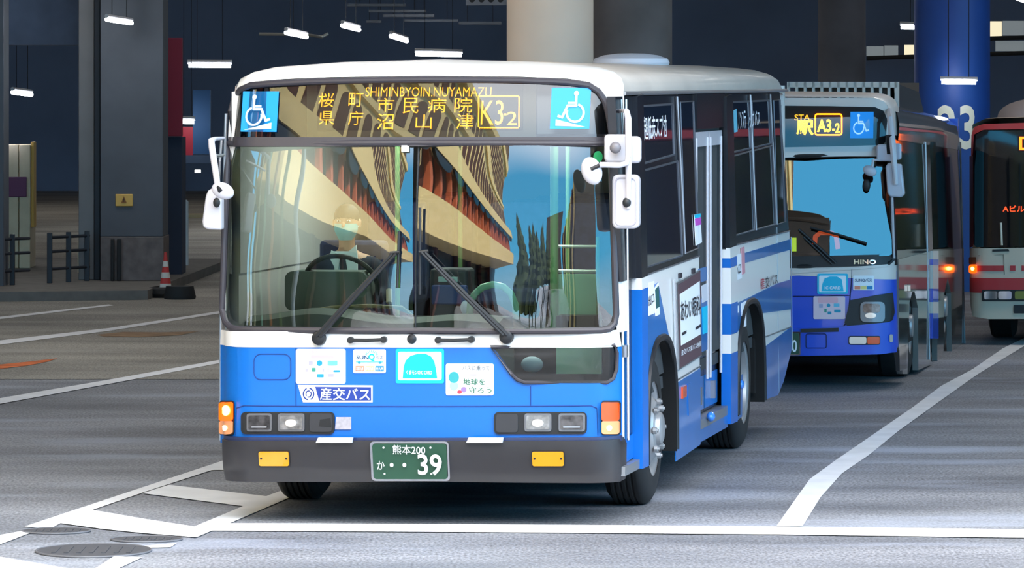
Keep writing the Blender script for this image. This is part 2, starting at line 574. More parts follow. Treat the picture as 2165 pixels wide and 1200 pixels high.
def cbp(name, x0, x1, y0p, y1p, d, dep, m, par=cb):
    b = list(rel(colbox(x0, x1, y0p, y1p, d, dep))); b[4] = max(b[4], 0)
    return MB().box(*b).build(name, m, par, bevel=0.008)
cbp('door', -20, 39, 306, 584, 63, 0.7, M_cream)
cbp('door', 40.5, 64, 306, 584, 63, 0.7, M_cream)
cbp('side_post', 65, 72, 300, 480, 63.05, 0.3, M_yell)
cbp('plinth', -20, 66, 584, 610, 63.05, 0.6, M_dark)
cbp('purple_sign', 6, 56, 374, 416, 62.97, 0.03, M_purple)
plainbox('wall_panel', 164, 188, 508, 606, 61.5, 0.2, M_cream, 'pale cream strip of wall seen between railing and pillar foot', 'panel')

# two railings on the platform
def railing(px0, px1, xs_px, d0, d1, ytop, label):
    mid = at((px0 + px1) / 2, 620, (d0 + d1) / 2)
    t = thing('guard_railing', label, 'railing', (mid[0], mid[1], 0.12), 0, 'guard railings on the left platform')
    def P(px, z):
        f = (px - px0) / (px1 - px0)
        d = d0 + (d1 - d0) * f
        return Vector(((px - CX) / FPX * d - mid[0], d - mid[1], z - 0.12))
    for px in xs_px:
        b = P(px, 0.12)
        MB().box(b.x - .032, b.x + .032, b.y - .03, b.y + .03, 0, 0.64).build('post', M_ironb, t, bevel=0.006)
    for z in (0.30, 0.52, 0.70):
        MB().tube([P(px0, z), P(px1, z)], 0.02, 8).build('rail', M_ironb, t)
railing(-60, 62, (-55, 26), 57.2, 58.0, 520, 'dark guard railing in front of the cream cabinet')
railing(104, 188, (105, 145, 184), 58.3, 59.0, 510, 'dark guard railing standing left of the clad pillar')

# traffic cone on its rubber foot
cx_, cy_, _ = ground(350, 628)
cn = thing('traffic_cone', 'red and white striped traffic cone on a heavy black foot', 'traffic cone', (cx_, cy_, 0))
MB().lathe([(0.25, 0), (0.27, .05), (.25, .11), (.16, .13), (.16, .10)], (0, 0, 0), (0, 0, 1), 28).build('rubber_foot', M_black, cn)
Mr, Mw = mat('cone_red', (206, 62, 58), rough=0.6), mat('cone_white', (226, 220, 210), rough=0.6)
zs_ = [(.11, .075), (.17, .068), (.24, .058), (.31, .048), (.38, .038), (.45, .028), (.56, .016)]
for i in range(6):
    MB().lathe([(zs_[i][1], zs_[i][0]), (zs_[i + 1][1], zs_[i + 1][0])], (0, 0, 0), (0, 0, 1), 24).build('red_band' if i % 2 else 'white_band', Mr if i % 2 else Mw, cn)
wx, wy, _ = ground(377, 634)
MB().lathe([(0.19, 0), (0.2, .03), (.17, .16), (.02, .17)], (0, 0, 0), (0, 0, 1), 24).build('ballast_bag', M_black, cn).location = (wx - cx_, wy - cy_ + .25, 0)
bl = tag(MB().lathe([(.05, 0), (.05, 1.0), (.03, 1.03), (0.001, 1.03)], (at(391, 610, 64)[0], 64, 0), (0, 0, 1), 16).build('bollard', mat('bollard_white', (205, 210, 214), rough=0.6)), 'thin white bollard behind the traffic cone', 'bollard')

# fluorescent lights hung from the ceiling
def lamp(x0, y0, x1, y1, d0, d1, label, strength=None):
    a, b = Vector(at(x0, y0, d0)), Vector(at(x1, y1, d1))
    mid = (a + b) / 2
    t = thing('fluorescent_light', label, 'ceiling light', mid, 0, 'fluorescent lights under the ceiling')
    a -= mid; b -= mid
    u = (b - a).normalized()
    r = 0.028 * d0 / 60
    MB().tube([a, b], r, 10).build('tube', M_tube, t)
    ho = Vector((0, 0, r * 1.6))
    MB().tube([a + ho - u * .02, b + ho + u * .02], r * .95, 8).build('housing', M_lampw, t)
    for f in (0.2, 0.8):
        q = a + (b - a) * f
        MB().tube([q + ho, Vector((q.x, q.y, CEIL - .02 - mid.z))], 0.005, 6).build('stem', M_black, t)
lamp(226, 41, 278, 49, 57.0, 58.4, 'short fluorescent light glowing high above the left pillar')
lamp(399, 138, 488, 138.5, 78, 78, 'long level fluorescent light just left of the front bus roof')
lamp(27, 195, 66, 200, 63, 65, 'faint small fluorescent light at the far left above the cabinet')
lamp(383, 257, 410, 257.5, 72.5, 72.5, 'tiny fluorescent light in front of the red and blue poster')
lamp(605, 69, 648, 78, 80, 84, 'tilted fluorescent light above the left half of the front bus')
lamp(724, 54, 759, 63, 80, 84, 'highest of the three tilted fluorescent lights above the front bus')
lamp(827, 76, 860, 87, 80, 84, 'third tilted fluorescent light, nearest the long level one')
lamp(879, 114, 976, 116, 90, 90, 'long level fluorescent light left of the beige column')
lamp(1905, 57, 2006, 61, 88, 88, 'long fluorescent light above the roof unit of the second bus')
lamp(1991, 173, 2063, 174, 57.9, 57.9, 'fluorescent light mounted over the blue numbered column')
lamp(2150, -4, 2200, 14, 80, 82, 'fluorescent light cut by the top right corner of the frame')
tag(MB().box(*colbox(6, 16, 275, 294, 62.8, .06)).build('wall_lamp', mat('wall_lamp_glow', (235, 235, 255), emit=6)), 'small white wall lamp over the cream cabinet', 'lamp')
tag(MB().box(*colbox(412, 424, 359, 365, 88, .06)).build('wall_lamp', mat('wall_lamp_glow2', (235, 235, 225), emit=3)), 'small pale lamp low beside the left mirror of the front bus', 'lamp')

# grey bars of ductwork under the ceiling
M_duct = mat('duct_metal', (120, 122, 130), rough=0.5, metal=0.4)
ducts = [(735, 858, 8, 13), (780, 900, 21, 26), (810, 918, 30, 36), (855, 968, 41, 46), (775, 806, 43, 48), (970, 1060, 46, 52)]
dl = ['uppermost grey duct bar under the ceiling', 'second grey duct bar from the top under the ceiling', 'third grey duct bar from the top under the ceiling', 'lowest long grey duct bar above the lamps', 'short grey duct bar between the tilted lamps', 'faint duct bar touching the beige column']
for i, ((a, b, c, d), l) in enumerate(zip(ducts, dl)):
    cx__ = at((a + b) / 2, d, 90 + i * .9)
    t = thing('duct_bar', l, 'duct', cx__, 0, 'duct bars under the ceiling')
    q = colbox(a, b, c, d, 90 + i * .9, .3)
    MB().box(q[0] - cx__[0], q[1] - cx__[0], -.15, .15, 0, q[5] - q[4]).build('duct', M_duct, t)
    for f in (.2, .8):
        x = (q[1] - q[0]) * (f - .5)
        MB().tube([(x, 0, .02), (x, 0, CEIL - .02 - cx__[2])], .006, 6).build('hanger_rod', M_ironb, t)
pb = thing('perforated_beam', 'grey perforated beam end at the top beside the beige column', 'beam', at(1028, 0, 86))
ox, oy, oz = pb.location
MB().box(*rel(colbox(985, 1072, -12, 11, 86, .1))).build('web', M_duct, pb)
for i in range(4):
    x = at(998 + i * 20, -1, 85.98)
    MB().lathe([(.055, 0), (.055, .02)], (x[0] - ox, x[1] - oy, x[2] - oz), (0, 1, 0), 20).build('hole', M_black, pb)
pv = Vector(at(620, 72, 94))
pt_ = thing('pipe', 'thin bright pipe running past the first tilted lamp', 'pipe', pv)
MB().tube([Vector(p) - pv for p in (at(548, 72, 94), at(610, 72.5, 94), at(640, 72, 94), at(680, 78, 95), at(694, 71, 95))], .03, 8).build('pipe_run', mat('bright_pipe', (190, 190, 185), rough=.3, metal=.7), pt_)
MB().tube([(0, 0, 0), (0, 0, CEIL - .02 - pv.z)], .008, 6).build('hanger_rod', M_ironb, pt_)
# lit upper walkway windows, top right
M_lit = mat('lit_pane', (190, 180, 150), emit=0.55, ecol=(200, 190, 160))
M_lit2 = mat('dim_pane', (120, 124, 122), emit=0.16, ecol=(150, 160, 165))
wk = [(1, [(1993, 2027, 55, 80, M_lit), (2029, 2046, 52, 79, M_lit), (2048, 2071, 48, 79, M_lit), (2078, 2118, 45, 77, M_lit), (2120, 2165, 44, 75, M_lit2), (2167, 2250, 40, 73, M_lit2)]),
      (2, [(1832, 1868, 98, 119, M_lit2), (1870, 1899, 96, 118, M_lit2), (1912, 1934, 95, 116, M_lit), (1936, 1962, 94, 115, M_lit), (1971, 1994, 93, 113, M_lit), (2000, 2028, 90, 112, M_lit2), (2037, 2090, 88, 111, M_lit2), (2105, 2165, 86, 108, M_lit2)])]
for n, lst in wk:
    t = bpy.data.objects.new('window_%d' % n, None); COL.objects.link(t); struct(t)
    t.location = at(2050, 80, 105); ox, oy, oz = t.location
    for a, b, c, d, m in lst:
        MB().box(*rel(colbox(a, b, c, d, 105, .05))).build('pane', m, t)
    a0, b0 = lst[0][0], lst[-1][1]
    sl = (lst[-1][3] - lst[0][3]) / (b0 - a0)
    p, q = Vector(at(a0, lst[0][3] + 4, 104.8)), Vector(at(b0, lst[-1][3] + 4, 104.8))
    MB().tube([p - Vector((ox, oy, oz)), q - Vector((ox, oy, oz))], .05, 8).build('sill', M_black, t)

# manhole covers
M_iron = mat('cast_iron', (70, 71, 76), rough=0.55, noise=0.2, nscale=30)
def manhole(px, py, rx, ry, label):
    x, y, _ = ground(px, py)
    r = rx / FPX * y
    r2 = ry * y * y / (FPX * CAMH)
    t = thing('manhole_cover', label, 'manhole cover', (x, y, 0), 0, 'manhole covers in the asphalt')
    e = ellipse(0, 0, r, r2, 40)
    MB().patch(e, lambda u, v, w: (u, v, w), -0.05, 0.009).build('lid', M_iron, t)
    o = MB().tube([(a * 1.02, b * 1.02, 0.006) for a, b in e], 0.007, 6, closed=True).build('rim', mat('worn_rim', (104, 104, 108), rough=.6), t)
    hb = MB()
    for i in range(-3, 4):
        hb.box(i * r * .22 - .012, i * r * .22 + .012, -r2 * .5, r2 * .5, .008, .013)
    hb.build('tread_ribs', M_iron, t)
manhole(198, 1165, 119, 13.6, 'largest of the three round manhole covers, front left')
manhole(119, 1123.5, 70, 6, 'small manhole cover lying across the hatched border line')
manhole(310, 1141, 73, 6, 'small manhole cover between the hatching and the large cover')

# ---------------------------------------------------------------- the far side of the street, which the glass mirrors
P1, P2 = Vector((-10.6, 22.5, 0)), Vector((-15.5, -27.0, 0))
L = (P2 - P1).length
bd = thing('street_arcade_building', 'sunlit beige and brown arcade building mirrored in the windscreen of the front bus', 'building', P1, math.atan2(P2.y - P1.y, P2.x - P1.x))
bd.scale = (1, 1, 1.22)
M_bb = mat('building_beige', (240, 214, 150), rough=0.8, noise=0.06)
M_br = mat('building_brick', (84, 50, 42), rough=0.85, noise=0.15, nscale=3)
M_or = mat('orange_column_paint', (206, 112, 76), rough=0.6)
M_gl = mat('dark_shop_glass', (30, 27, 26), rough=0.2)
MB().box(0, L, -6, -2.5, 0, 3.6).build('shop_front', M_gl, bd)
MB().box(0, L, -6, 0, 3.6, 8.4).build('wall', M_br, bd)
MB().box(-.2, L + .2, -6, .25, 8.4, 21).build('upper_wall', M_bb, bd)
nb = 14
bw = L / nb
for z0, z1, dd in ((3.5, 4.8, 1.0), (7.2, 8.5, 1.3), (12.3, 12.8, .5), (16.6, 17.4, .6), (20.4, 21.4, 1.0)):
    MB().box(-.4, L + .6, -6, dd, z0, z1).build('band', M_bb, bd)
for i in range(nb):
    for k in (0.12, 0.55):
        x = (i + k) * bw
        MB().box(x, x + .36, 0, (.55), 4.8, 7.2).build('orange_column', M_or, bd)
    if i % 2 == 0:
        MB().box(i * bw, i * bw + .45, -2.5, -1.9, 0, 3.5).build('pier', M_br, bd)
    MB().patch(ellipse(0, 0, bw * .42, .8, 10, 180, 360), lambda u, v, w, x=(i + .5) * bw: (u + x, .9 + w, v + 7.2), 0, .3).build('awning', M_gl, bd)
    MB().box((i + .2) * bw, (i + .5) * bw, 0, .05, 5.2, 6.7).build('window', M_gl, bd)
    for z0, h_ in ((9.0, 2.9), (13.2, 3.0), (17.6, 2.4)):
        for kk in (0.27, 0.75):
            x = (i + kk) * bw
            w_ = bw * .17
            arch = [(-w_, 0), (w_, 0)] + [(w_ * math.cos(a), h_ - w_ + w_ * math.sin(a)) for a in [PI * j / 8 for j in range(9)]]
            MB().patch(arch, lambda u, v, w, x=x, z0=z0: (u + x, .25 + w, v + z0), 0, .05).build('arched_window', M_br, bd)
M_fol = mat('conifer_needles', (62, 78, 48), rough=0.9, noise=0.5, nscale=1.2)
M_bark = mat('bark', (70, 54, 44), rough=0.9)
def conifer(x, y, h_, r, label):
    t = thing('conifer_tree', label, 'tree', (x, y, 0), 0, 'conifers across the street')
    MB().lathe([(.18, 0), (.1, h_ * .5)], (0, 0, 0), (0, 0, 1), 10).build('trunk', M_bark, t)
    f = MB()
    rows = []
    for j in range(15):
        q = j / 14
        rr = r * (1 - q) ** .75 * (1 + .22 * (j % 2)) + .02
        rows.append([(rr * (1 + .25 * random.uniform(-1, 1)) * math.cos(2 * PI * k / 22), rr * (1 + .25 * random.uniform(-1, 1)) * math.sin(2 * PI * k / 22), .9 + (h_ - .9) * q + random.uniform(-.15, .15)) for k in range(22)])
    f.grid(rows, True)
    f.build('foliage', M_fol, t, sharp=20)
for i, (x, y, h_, r) in enumerate([(-14.0, -38, 17, 1.9), (-9.2, -42, 16, 1.8), (-8.8, -30, 13, 1.7), (-4.8, -35, 14, 1.7), (-4.6, -42, 16, 1.7), (-5.8, -24, 11, 1.5), (-1.6, -28, 12, 1.6), (1.6, -36, 14, 1.8)]):
    conifer(x, y, h_, r, 'dark conifer across the street mirrored between the arcade building and the windscreen edge')
db = thing('office_building', 'shaded dark building mirrored at the right edge of the windscreen', 'building', (12, -14, 0))
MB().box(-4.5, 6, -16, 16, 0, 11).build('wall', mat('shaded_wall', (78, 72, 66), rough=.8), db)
MB().box(-14.5, -4, -36, -30, 0, 17).build('added_dark_wing', MATS['shaded_wall'], db)  # wing added to darken the horizon mirrored in the windscreen
for i in range(8):  # pilasters added for upright streaks in the reflection
    MB().box(-4.8, -4.5, -15 + i * 4, -14 + i * 4, 0, 11).build('streak_pilaster', M_bb if i % 2 else M_br, db)
struct(MB().box(-24, -23.5, 22.6, 40, 0, CEIL).build('wall_side', M_darker))
pc = [('white', (225, 228, 225)), ('olive green', (120, 132, 70)), ('orange', (220, 130, 70)), ('pale green', (150, 196, 170)), ('cream', (226, 214, 170)), ('yellow', (226, 196, 70))]
for i, (n_, c_) in enumerate(pc):  # unseen poles, added so the glass edge mirrors coloured streaks
    x, y = -6.0 - i * .5, 24.0 + .42 * i
    t = thing('streak_pole', n_ + ' pole added beside the terminal for a streak in the left edge of the windscreen', 'pole', (x, y, 0))
    MB().lathe([(.09, 0), (.09, 4.6), (.05, 4.64)], (0, 0, 0), (0, 0, 1), 16).build('mast', mat('mast_' + n_.replace(' ', '_'), c_, rough=.5), t)
    MB().lathe([(.2, 0), (.2, .08), (.1, .12)], (0, 0, 0), (0, 0, 1), 20).build('base', M_ironb, t)
# fill lights added above the frame to brighten the dark terminal
def batten(x, y, ln, en):
    t = thing('ceiling_fill', 'added fill batten high above the bus lanes, outside the picture', 'ceiling light', (x, y, CEIL - .12), 0, 'added fill battens over the lanes')
    MB().box(-ln / 2, ln / 2, -.12, .12, -.02, .11).build('housing', M_lampw, t)
    l = bpy.data.lights.new('fill_lamp', 'AREA')
    l.shape = 'RECTANGLE'; l.size = ln; l.size_y = .3; l.energy = en; l.color = (1.0, .95, .88)
    o = bpy.data.objects.new('fill_lamp', l); COL.objects.link(o); o.parent = t; o.location = (0, 0, -.05)
for y, e in ((44, 105), (57, 40), (74, 34), (94, 60)):
    for x in (-16, -4, 8, 20):
        batten(x, y, 6, e)
# ---------------------------------------------------------------- the front bus
TH1 = R(10.2)
def tilt_el(z):                      # how far the front leans back, in degrees, at height z
    return interp([(1.0, 0.0), (1.45, 1.0), (2.30, 12.0), (2.69, 17.0)], z)
VZ = [(1.0, 0.0)]
for i_ in range(180):
    z_ = 1.0 + i_ * .01
    VZ.append((z_ + .01, VZ[-1][1] + .01 * math.tan(R(tilt_el(z_ + .005)))))
def vz(z): return interp(VZ, z)
def xside(z): return 1.245 - .035 * max(0.0, z - 1.2) / 1.4
def plan(x):
    t = min(1.0, max(0.0, (abs(x) - 1.03) / .215))
    return .08 * (x / 1.245) ** 2 + .2 * (1 - math.sqrt(max(0.0, 1 - t * t)))
def fy(x, z): return plan(x * 1.245 / xside(z)) + vz(z)
B1 = Frame(-.585, 27.76, TH1, fy)
def FM(x, z, w): return (x, fy(x, z) - w, z)
def SM(y, z, w): return (xside(z) + w, y, z)
XC = [-1.24, -1.23, -1.215, -1.19, -1.16, -1.12, -1.07, -1.02, -.9, -.75, -.6, -.45, -.3, -.15, 0, .15, .3, .45, .6, .75, .9, 1.02, 1.07, 1.12, 1.16, 1.19, 1.215, 1.23, 1.24]
ZC = [1.2 + .1 * k for k in range(16)]
# the windscreen's own sweep: two panes, each bowed on its own
NAZ_L = [(-1.30, -46), (-1.22, -38), (-1.12, -28), (-1.0, -21), (-.85, -15), (-.6, -9), (-.3, -2.5), (-.16, 2.0), (0.0, 5.0)]
NAZ_R = [(0.0, -9.0), (.25, -4.5), (.5, 1.0), (.64, 4.0), (.78, 7.5), (.95, 15), (1.10, 26), (1.2, 38), (1.30, 46)]
def integ(tab, x):
    n = 40
    s_ = 0.0
    for i in range(n):
        s_ += math.tan(R(interp(tab, x * (i + .5) / n))) * x / n
    return s_
GT = [(k * .02, integ(NAZ_L if k < 0 else NAZ_R, k * .02)) for k in range(-64, 65)]
def gplan(x): return interp(GT, x)
def GM(x, z, w): return (x, gplan(x * 1.245 / xside(z)) + vz(z) + .012 - w + .0016 * math.sin(x * 9 + z * 4) * math.sin(z * 7.0), z)

M_wht = mat('bus_white', (244, 240, 236), rough=0.32, coat=0.35)
M_roof = mat('bus_roof_white', (212, 200, 188), rough=0.4, coat=0.2, noise=0.10, nscale=1.4)
M_blu = mat('bus_blue', (0, 106, 198), rough=0.35, coat=0.2)
M_blus = mat('bus_side_blue', (26, 112, 188), rough=0.32, coat=0.5, noise=0.08, nscale=1.5)
M_bmp = mat('bumper_grey', (45, 43, 46), rough=0.42, coat=0.1, noise=0.1, nscale=3)
M_rub = mat('rubber_seal', (60, 56, 62), rough=0.45)
M_blk = mat('black_plastic', (30, 31, 34), rough=0.5)
M_wnd = mat('dark_window_glass', (22, 30, 44), rough=0.04, spec=0.6)
M_sur = mat('window_surround', (26, 30, 38), rough=0.25)
M_alu = mat('aluminium', (176, 178, 184), rough=0.3, metal=0.8)
M_chr = mat('chrome', (226, 226, 230), rough=0.12, metal=1.0)
M_seam = mat('panel_gap', (20, 62, 130), rough=0.7)
M_mir = mat('mirror_housing', (206, 202, 208), rough=0.35, coat=0.3)
M_tyre = mat('tyre_rubber', (30, 31, 33), rough=0.75, noise=0.15, nscale=14)
M_rim = mat('wheel_rim', (172, 172, 174), rough=0.42, metal=0.55, noise=0.15, nscale=6)
M_und = mat('underbody', (12, 12, 13), rough=0.9)
M_amb = mat('amber_lens', (226, 150, 4), rough=0.15, emit=0.02, coat=0.6)
M_org = mat('orange_lens', (224, 78, 8), rough=0.12, coat=0.8, emit=0.03)
M_orglit = mat('lit_orange_lens', (255, 90, 6), rough=0.2, emit=0.55, ecol=(255, 96, 8))
M_core = mat('lit_bulb', (255, 220, 120), emit=3.5, ecol=(255, 200, 80))
M_clr = mat('clear_lens', (226, 214, 200), rough=0.1, coat=0.8, metal=0.3)
M_led = mat('amber_leds', (255, 180, 40), emit=1.0, ecol=(255, 176, 36))
def led_rows(m, pitch, lo_, hi_):
    t = m.node_tree                                   # diodes stand in narrow upright columns
    co = t.nodes.new('ShaderNodeTexCoord'); sp = t.nodes.new('ShaderNodeSeparateXYZ')
    m1 = t.nodes.new('ShaderNodeMath'); m1.operation = 'MULTIPLY'; m1.inputs[1].default_value = 2 * PI / pitch
    m2 = t.nodes.new('ShaderNodeMath'); m2.operation = 'SINE'
    mr = t.nodes.new('ShaderNodeMapRange'); mr.inputs[1].default_value = -.4; mr.inputs[2].default_value = .6; mr.inputs[3].default_value = lo_; mr.inputs[4].default_value = hi_
    t.links.new(co.outputs['Object'], sp.inputs[0]); t.links.new(sp.outputs['X'], m1.inputs[0]); t.links.new(m1.outputs[0], m2.inputs[0])
    t.links.new(m2.outputs[0], mr.inputs[0]); t.links.new(mr.outputs[0], t.nodes['Principled BSDF'].inputs['Emission Strength'])
led_rows(M_led, .0098, .12, 1.25)
M_ledp = mat('display_panel', (58, 54, 40), rough=0.6)
M_grn = mat('plate_green', (38, 78, 58), rough=0.5)
M_stw = mat('sticker_white', (246, 246, 250), rough=0.45)
M_cyan = mat('sticker_cyan', (0, 190, 226), rough=0.45)
M_navy = mat('sticker_navy', (34, 62, 150), rough=0.45)
M_ink = mat('sign_ink', (40, 36, 44), rough=0.6)
M_pblue = mat('symbol_blue', (0, 142, 232), rough=0.4, emit=0.10)
M_pale = mat('symbol_pale', (196, 236, 250), rough=0.45, emit=0.12)
G_ws = glass('windscreen_glass', (0.60, 0.74, 0.68), 2.15, 0.0, 0.0)
G_dest = glass('sign_glass', (0.80, 0.82, 0.80), 1.75, 0.0, 0.0)
G_low = glass('low_window_glass', (0.88, 0.93, 0.90), 1.5, 0.0)

b1 = thing('city_bus', 'blue and white city bus in front, with green licence plate number 39', 'bus', B1.loc(), -TH1)
PF = B1.PF
PS = B1.PS
def fpatch(name, pts, m, w0=-.02, w1=0.0, par=None, mp=FM, cuts=True, bevel=0.0, label=None):
    return MB().patch(PF(pts), mp, w0, w1, XC if cuts else (), ZC if cuts else ()).build(name, m, par or b1, label=label)
def rr(x0, y0, x1, y1, r, n=4):
    return rrect(x0, y0, x1, y1, r, n)[::-1]
def frect(x0, y0, x1, y1):
    a, b = B1.front(x0, y1), B1.front(x1, y0)
    return (a[0], a[1], b[0], b[1])
def ftext(name, s, box, m, par, w=.008, bold=0.0, mp=FM):
    return MB().text(s, frect(*box), mp, w, bold).build(name, m, par)
def spatch(name, pts, m, w0=-.02, w1=0.0, par=None, cuts=False, label=None):
    return MB().patch(PS(pts), SM, w0, w1, (), ZC if cuts else ()).build(name, m, par or b1, label=label)
def stext(name, s, pts, m, par, w=.008, bold=0.0):
    # pts: picture corners lower-left, lower-right, upper-right, upper-left
    q = PS(pts)
    def mp(u, v, w_):
        y = (q[0][0] * (1 - u) + q[1][0] * u) * (1 - v) + (q[3][0] * (1 - u) + q[2][0] * u) * v
        z = (q[0][1] * (1 - u) + q[1][1] * u) * (1 - v) + (q[3][1] * (1 - u) + q[2][1] * u) * v
        return SM(y, z, w_)
    return MB().text(s, (0, 0, 1, 1), mp, w, bold).build(name, m, par)
def LP(px, py, y): 
    x, z = B1.front(px, py, y)
    return Vector((x, y, z))

# cap round the glass, and the roof that runs back from it
inner_px = [(474, 702), (476, 600), (479, 450), (482, 300), (485, 232), (493, 203), (510, 183), (540, 172), (600, 167), (700, 163), (900, 160), (1100, 162), (1200, 166), (1240, 172), (1268, 186), (1283, 206), (1289, 232), (1293, 300), (1298, 450), (1302, 600), (1304, 702)]
inner = PF(inner_px)
topx = {5: (-1.212, 2.655), 6: (-1.185, 2.705), 7: (-1.12, 2.745), 8: (-1.0, 2.775), 9: (-.6, 2.805), 10: (.02, 2.82), 11: (.6, 2.805), 12: (.9, 2.785), 13: (1.03, 2.77), 14: (1.13, 2.742), 15: (1.185, 2.705), 16: (1.212, 2.655)}
yo = {5: .40, 6: .48, 7: .58, 8: .66, 9: .75, 10: .78, 11: .75, 12: .68, 13: .62, 14: .56, 15: .48, 16: .42}
rows = [[] for _ in range(7)]
outer = []
for i, (x, z) in enumerate(inner):
    if i in topx: X, Z, Y = topx[i][0], topx[i][1], yo[i]
    else: X, Z, Y = math.copysign(xside(z), x), z, .36 + .02 * (z > 2.2)
    y = fy(x, z)
    outer.append((X, Y, Z))
    for k in range(7):
        a = PI / 2 * k / 6
        s_, c_ = math.sin(a), 1 - math.cos(a)
        rows[k].append((x + (X - x) * s_, y + (Y - y) * c_, z + (Z - z) * s_))
MB().grid(rows).build('front_cap', M_wht, b1, sharp=60)
sec = [(-1.213, 2.60)] + [topx[i] for i in range(5, 17)] + [(1.213, 2.60)]
rws = [[(-1.213, .38, 2.60)] + [outer[i] for i in range(5, 17)] + [(1.213, .38, 2.60)]]
for y, sx_, dz in ((1.0, 1, 0), (4, 1, 0), (8.2, 1, 0), (8.45, .997, .012), (8.62, .99, .05), (8.73, .985, .10), (8.77, .98, .19)):
    rws.append([(x * sx_, y, max(2.58, z - dz)) for x, z in sec])
MB().grid([r[::-1] for r in rws]).build('roof', M_roof, b1, sharp=60)
for sg_ in (-1, 1):
    MB().tube([(sg_ * 1.216, .40, 2.612), (sg_ * 1.216, 8.76, 2.612)], .013, 8).build('gutter', M_alu, b1)
vd = LP(1334, 129, 6.2)
hv = thing  # (kept short)
hb = MB().lathe([(.27, 0), (.285, .03), (.27, .06), (.20, .085), (.1, .098), (.001, .1)], (vd.x, 6.2, 2.79), (0, 0, 1), 36)
hb.build('roof_vent', mat('vent_white', (214, 212, 220), rough=.45), b1)

# the face: waist band, blue panel, gaps
fpatch('waist_band', [(468, 697), (700, 699), (1308, 697), (1313, 732), (1040, 734), (700, 734), (500, 733), (466, 728)], M_wht, -.02, .004)
fpatch('front_panel', [(466, 726), (500, 732), (700, 733), (1037, 733), (1050, 744), (1088, 799), (1105, 809), (1285, 809), (1300, 797), (1306, 733), (1314, 733), (1314, 935), (466, 935)], M_blu, -.03, 0.0)
lo = rr(1030, 728, 1308, 812, 10)
lowpts = [(1038, 733), (1300, 729), (1305, 745), (1304, 780), (1297, 800), (1284, 808), (1110, 808), (1094, 802), (1082, 790)]
fpatch('entry_window', lowpts, G_low, None, .004)
lw = [FM(x, z, .008) for x, z in PF(lowpts)]
MB().tube(lw, .012, 8, closed=True).build('window_seal', M_rub, b1)
def groove(name, pts, closed=False, r=.0035, m=M_seam, par=None, w=.001):
    P_ = []
    q = PF(pts)
    nn = len(q)
    for i in range(nn if closed else nn - 1):
        a, b = q[i], q[(i + 1) % nn]
        st = max(1, int(abs(b[0] - a[0]) / .08))
        for k in range(st): P_.append((a[0] + (b[0] - a[0]) * k / st, a[1] + (b[1] - a[1]) * k / st))
    if not closed: P_.append(q[-1])
    MB().tube([FM(x, z, w) for x, z in P_], r, 6, closed=closed).build(name, m, par or b1)
groove('filler_lid_gap', rr(537, 748, 615, 802, 15), True)
groove('panel_gap', [(626, 735), (626, 857)])
groove('panel_gap', [(500, 862), (515, 857), (1250, 857), (1262, 862)])
groove('panel_gap', [(1122, 816), (1122, 857)])
groove('panel_gap', [(500, 862), (498, 920)], r=.002)
groove('panel_gap', [(1262, 862), (1264, 920)], r=.002)

# sign glass above the windscreen, with the amber display behind it
dest = [(492, 290), (488, 236), (495, 210), (508, 190), (530, 180), (600, 175), (700, 171), (900, 168), (1100, 170), (1200, 174), (1245, 180), (1266, 194), (1279, 214), (1286, 240), (1288, 290)]
destq = PF(dest)
MB().patch(destq, lambda x, z, w: (x, fy(x, z) * .9 + .1 * GM(x, z, 0)[1] - w, z), None, -.002, XC, [2.3 + .03 * k for k in range(14)]).build('sign_glass', G_dest, b1)
MB().tube([FM(x, z, .004) for x, z in destq], .020, 10, closed=True).build('sign_seal', M_rub, b1)
fpatch('display_backing', [(486, 300), (482, 236), (505, 186), (540, 176), (900, 164), (1240, 176), (1282, 214), (1292, 300)], M_sur, -.16, -.13)
dp = fpatch('led_display', [(641, 292), (641, 172), (1127, 168), (1127, 291)], mat('display_brown', (92, 86, 64), rough=.6), -.12, -.10)
fpatch('led_matrix', [(664, 276), (664, 178), (1100, 176), (1100, 276)], M_ledp, -.11, -.095, dp)
for s_, bx in (('桜', (666, 196, 700, 226)), ('県', (667, 235, 701, 264)), ('町', (730, 196, 762, 226)), ('庁', (729, 235, 762, 264)),
               ('SHIMINBYOIN.NUYAMAZU', (766, 184, 1034, 204)), ('市', (790, 207, 828, 236)), ('民', (845, 207, 880, 240)), ('病', (898, 207, 938, 238)), ('院', (954, 206, 994, 238)),
               ('沼', (790, 240, 827, 274)), ('山', (872, 242, 908, 272)), ('津', (958, 240, 996, 273)), ('K3', (1010, 212, 1060, 264)), ('2', (1066, 236, 1088, 264)), ('-', (1060, 240, 1066, 244))):
    ftext('amber_lettering', s_, bx, M_led, dp, -.088, -.002 if len(s_) > 3 else 0.0)
q = PF(rr(1006, 203, 1092, 270, 2, 1))
MB().tube([FM(x, z, -.088) for x, z in q], .005, 5, closed=True).build('amber_frame', M_led, dp)
M_sur2 = M_sur

